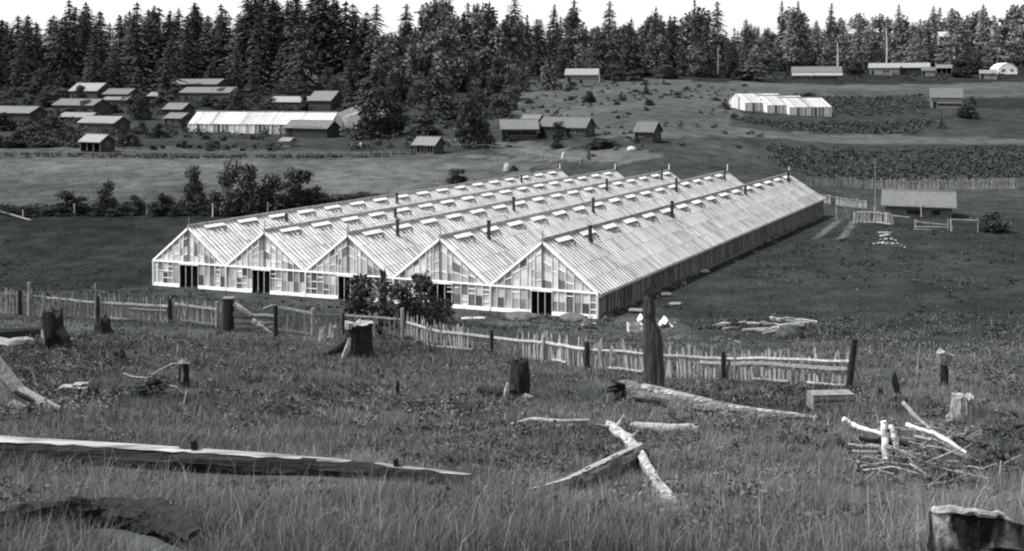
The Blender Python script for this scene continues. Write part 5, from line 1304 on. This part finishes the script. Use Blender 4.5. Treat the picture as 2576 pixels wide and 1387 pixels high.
# bare dead trunks standing in the wood
for k, (px, py, hp, lab) in enumerate([(1189,215,26,'white leaning dead stub in the scrub'), (1507,208,28,'bare pale trunk right of the hillside shed'), (1362,212,46,'grey dead trunk between the two dark firs'), (1806,190,70,'thin bleached dead trunk in the middle of the wood'), (2107,180,72,'pale dead trunk behind the far pale barn'), (568,208,60,'pale dead trunk above the two long barns'), (830,190,70,'second dead trunk in the left wood'), (906,170,76,'third thin dead trunk in the left wood'), (2230,182,110,'tall bleached snag with bare tip over the right farms')]):
    g = G(px, py); pole('dead_trunk', lab, 'dead trunk', [g-zz, at(px+(-4 if k == 0 else 1), py-hp*.5, g.y), at(px-(8 if k == 0 else 0), py-hp, g.y)], .34, .16, M_bare() if k in (0, 1, 3) else M_rail(), seed=k)
# ------------------------------------------------------------------ ground cover
M_weedf = mat('field_weed_leaves', .022, .060, .5, .9, detail=4, contrast=(.38,.62))
rg = np.random.default_rng(404)
def clumps(name, pts, rad, n, size, matl, label=None):
    C = []; Rd = []
    for (x, y), r in zip(pts, rad):
        C.append((x, y, float(ground(x, y))+r*.35)); Rd.append((r, r, r*.75))
    V, Q = leaf_cloud(C, Rd, n, size, rg); o = link(np_mesh(name, V, Q, matl), name); tag(o, label, None, None, 'stuff'); return o
def scatter(poly, n, cond=None):
    P = poly_xy(poly); lo, hi = P.min(0), P.max(0); out = []
    while len(out) < n:
        x, y = rg.uniform(lo, hi)
        if inside(P, np.array([x]), np.array([y]))[0] and (cond is None or cond(x, y)): out.append((x, y))
    return out
p = scatter([(-300,205),(1290,205),(1290,150),(-300,150)], 420)+scatter([(-300,260),(120,250),(880,215),(1290,240),(1290,205),(-300,205)], 300)+scatter([(1290,200),(1900,205),(3000,185),(3000,128),(1290,140)], 700)
clumps('undergrowth', p, rg.uniform(.9, 2.6, len(p)), 34000, .75, M_leafd())
p = [q for q in scatter([(-300,372),(1300,372),(1290,205),(-300,205)], 1500) if vnoise(q[0], q[1], 16, 55) > .36]
clumps('village_scrub', p, rg.uniform(.5, 1.7, len(p)), 52000, .5, M_leafd())
p = [q for q in scatter([(1290,205),(1900,212),(1940,420),(1500,400),(1300,372)], 500) if vnoise(q[0], q[1], 14, 58) > .5]
clumps('hillside_weeds', p, rg.uniform(.3, .8, len(p)), 9000, .4, M_leaf())
p = scatter([(-100,389),(1040,384),(1040,392),(-100,397)], 260)
clumps('fence_weeds', p, rg.uniform(.3, .7, len(p)), 7000, .3, M_leafd())
p = scatter([(-300,543),(960,512),(960,500),(-300,528)], 260)
clumps('creek_weeds', p, rg.uniform(.5, 1.1, len(p)), 12000, .28, M_leafd())
p = [q for q in scatter([(1560,790),(1960,575),(2150,560),(2560,600),(2560,860),(1700,840)], 520) if vnoise(q[0], q[1], 7, 95) > .42]+[q for q in scatter([(-100,640),(380,690),(1000,790),(1480,830),(1480,850),(600,800),(-100,770)], 200) if vnoise(q[0], q[1], 5, 96) > .4]
clumps('field_weeds', p, rg.uniform(.15, .42, len(p)), 12000, .16, M_weedf)
p = scatter([(1300,812),(1520,832),(1500,806),(1180,790)], 60)+scatter([(1500,800),(1740,690),(1760,700),(1530,812)], 60)
clumps('wall_weeds', p, rg.uniform(.15, .4, len(p)), 5000, .12, M_weed())
p = scatter([(1930,362),(2700,366),(2700,444),(2040,444),(1940,410)], 1500)
k = len(p)//2
clumps('bean_crop', p[:k], rg.uniform(.35, .95, k), 15000, .36, M_leafd()); clumps('pea_crop', p[k:], rg.uniform(.3, .7, len(p)-k), 12000, .34, M_weedf)
p = scatter([(1835,299),(2380,304),(2300,340),(1980,325)], 420)+scatter([(1990,240),(2330,240),(2330,290),(2110,290)], 380)
clumps('row_crop', p, rg.uniform(.4, .85, len(p)), 12000, .45, M_leafd())
# weeds: leafy clumps on the near slope
p = []; rr = []
while len(p) < 1900:
    px = rg.uniform(-100, 2680); py = 800+rg.random()**.8*560
    q = G(px, py) if py < 1388 else None
    if q is None or q.y < 9 or q.y > 66: continue
    if vnoise(q.x, q.y, 4.5, 77) < .52 and rg.random() < .8: continue
    if any(math.hypot(q.x-a, q.y-b) < r+.25 for a, b, r in HOLES): continue
    p.append((q.x, q.y)); rr.append(rg.uniform(.10, .34)*(1 if q.y > 22 else .7))
near = [k for k in range(len(p)) if p[k][1] < 30]; far = [k for k in range(len(p)) if p[k][1] >= 30]
clumps('weeds', [p[k] for k in near], [rr[k] for k in near], 42000, .06, M_weed())
clumps('bracken', [p[k] for k in far], [rr[k]*1.35 for k in far], 34000, .11, M_weed())
p = scatter([(-40,850),(340,850),(340,935),(-40,935)], 110)+scatter([(1780,968),(2170,985),(2170,1004),(1790,992)], 60)+scatter([(1690,1000),(2060,1012),(2060,1040),(1760,1012)], 60)+scatter([(880,850),(1100,860),(1100,890),(960,900)], 40)
p += [q for q in scatter([(-60,900),(2600,1010),(2600,1330),(-60,1300)], 900) if vnoise(q[0], q[1], 2.6, 120) > .62]
p = [q for q in p if not any(math.hypot(q[0]-a, q[1]-b) < r+.3 for a, b, r in HOLES)]
clumps('dark_weeds', p, rg.uniform(.14, .42, len(p))*np.clip(np.array([q[1] for q in p])/36, .45, 1), 26000, .09, M_leafd())
broad('bush', 'low grassy mound under the arching branch on the left slope', 378, 998, 120, 46, [BUSH[0]], k=0, cat='mound')
# brush heaped under the cleared poles
p = scatter([(2150,1120),(2440,1105),(2520,1190),(2400,1240),(2200,1225),(2140,1180)], 90)
clumps('brush_heap', p, rg.uniform(.12, .3, len(p)), 6000, .10, M_leafd())
tw = MB()
for k in range(130):
    x, y = p[rg.integers(0, len(p))]; x += rg.uniform(-.4, .4); y += rg.uniform(-.4, .4); g = gxy(x, y); a = rg.uniform(0, 6.28); L = rg.uniform(.3, .9)
    c = g+zz*rg.uniform(.03, .28); e = Vector((math.cos(a)*L, math.sin(a)*L*.6, rg.uniform(-.15, .35))); tw.beam(c-e*.5, c+e*.5, .016)
tag(tw.build('twigs', M_greyw()), None, None, None, 'stuff')
p = scatter([(2480,1110),(2620,1090),(2620,1180),(2500,1200)], 40)
clumps('nettles', p, rg.uniform(.2, .45, len(p)), 4500, .11, M_leafd())
# ferns
def fern(label, px, py, wpx):
    g = G(px, py); s = wpx*g.y/F/2; m = MB(); rf = random.Random(int(px))
    for k in range(9):
        a = rf.uniform(0, 6.28); L = s*rf.uniform(.8, 1.2); pts = []
        for q in range(9):
            t = q/8; pts.append(Vector((math.cos(a)*L*t, math.sin(a)*L*t, .55*L*math.sin(t*2.3)+.03)))
        for q in range(1, 8):
            d = (pts[q+1]-pts[q-1]).normalized(); sd_ = d.cross(zz).normalized(); w_ = L*.26*(1-q/8.5)
            for sg in (-1, 1):
                b = pts[q]; m.add([b-d*.02*L, b+sd_*sg*w_-zz*.04*L+d*.06*L, b+d*.055*L], [(0,1,2)])
    o = m.build('fern', M_leaf(), None, g); tag(o, label, 'fern'); return o
fern('left fern clump of the three by the bottom right stump', 2130, 1310, 120); fern('right fern clump nearest the split stump', 2225, 1290, 110); fern('small fern above the two larger fern clumps', 2190, 1240, 90)
# grass
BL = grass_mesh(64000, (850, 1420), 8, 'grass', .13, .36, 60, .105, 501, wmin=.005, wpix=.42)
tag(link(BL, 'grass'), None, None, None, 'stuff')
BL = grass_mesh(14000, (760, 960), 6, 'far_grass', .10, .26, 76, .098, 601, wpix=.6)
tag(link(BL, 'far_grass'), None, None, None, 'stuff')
BL = grass_mesh(26000, (380, 880), 5, 'meadow_grass', .07, .20, 215, .07, 701, wpix=.8, meadow=True, zmin=58, drytop=.04)
tag(link(BL, 'meadow_grass'), None, None, None, 'stuff')
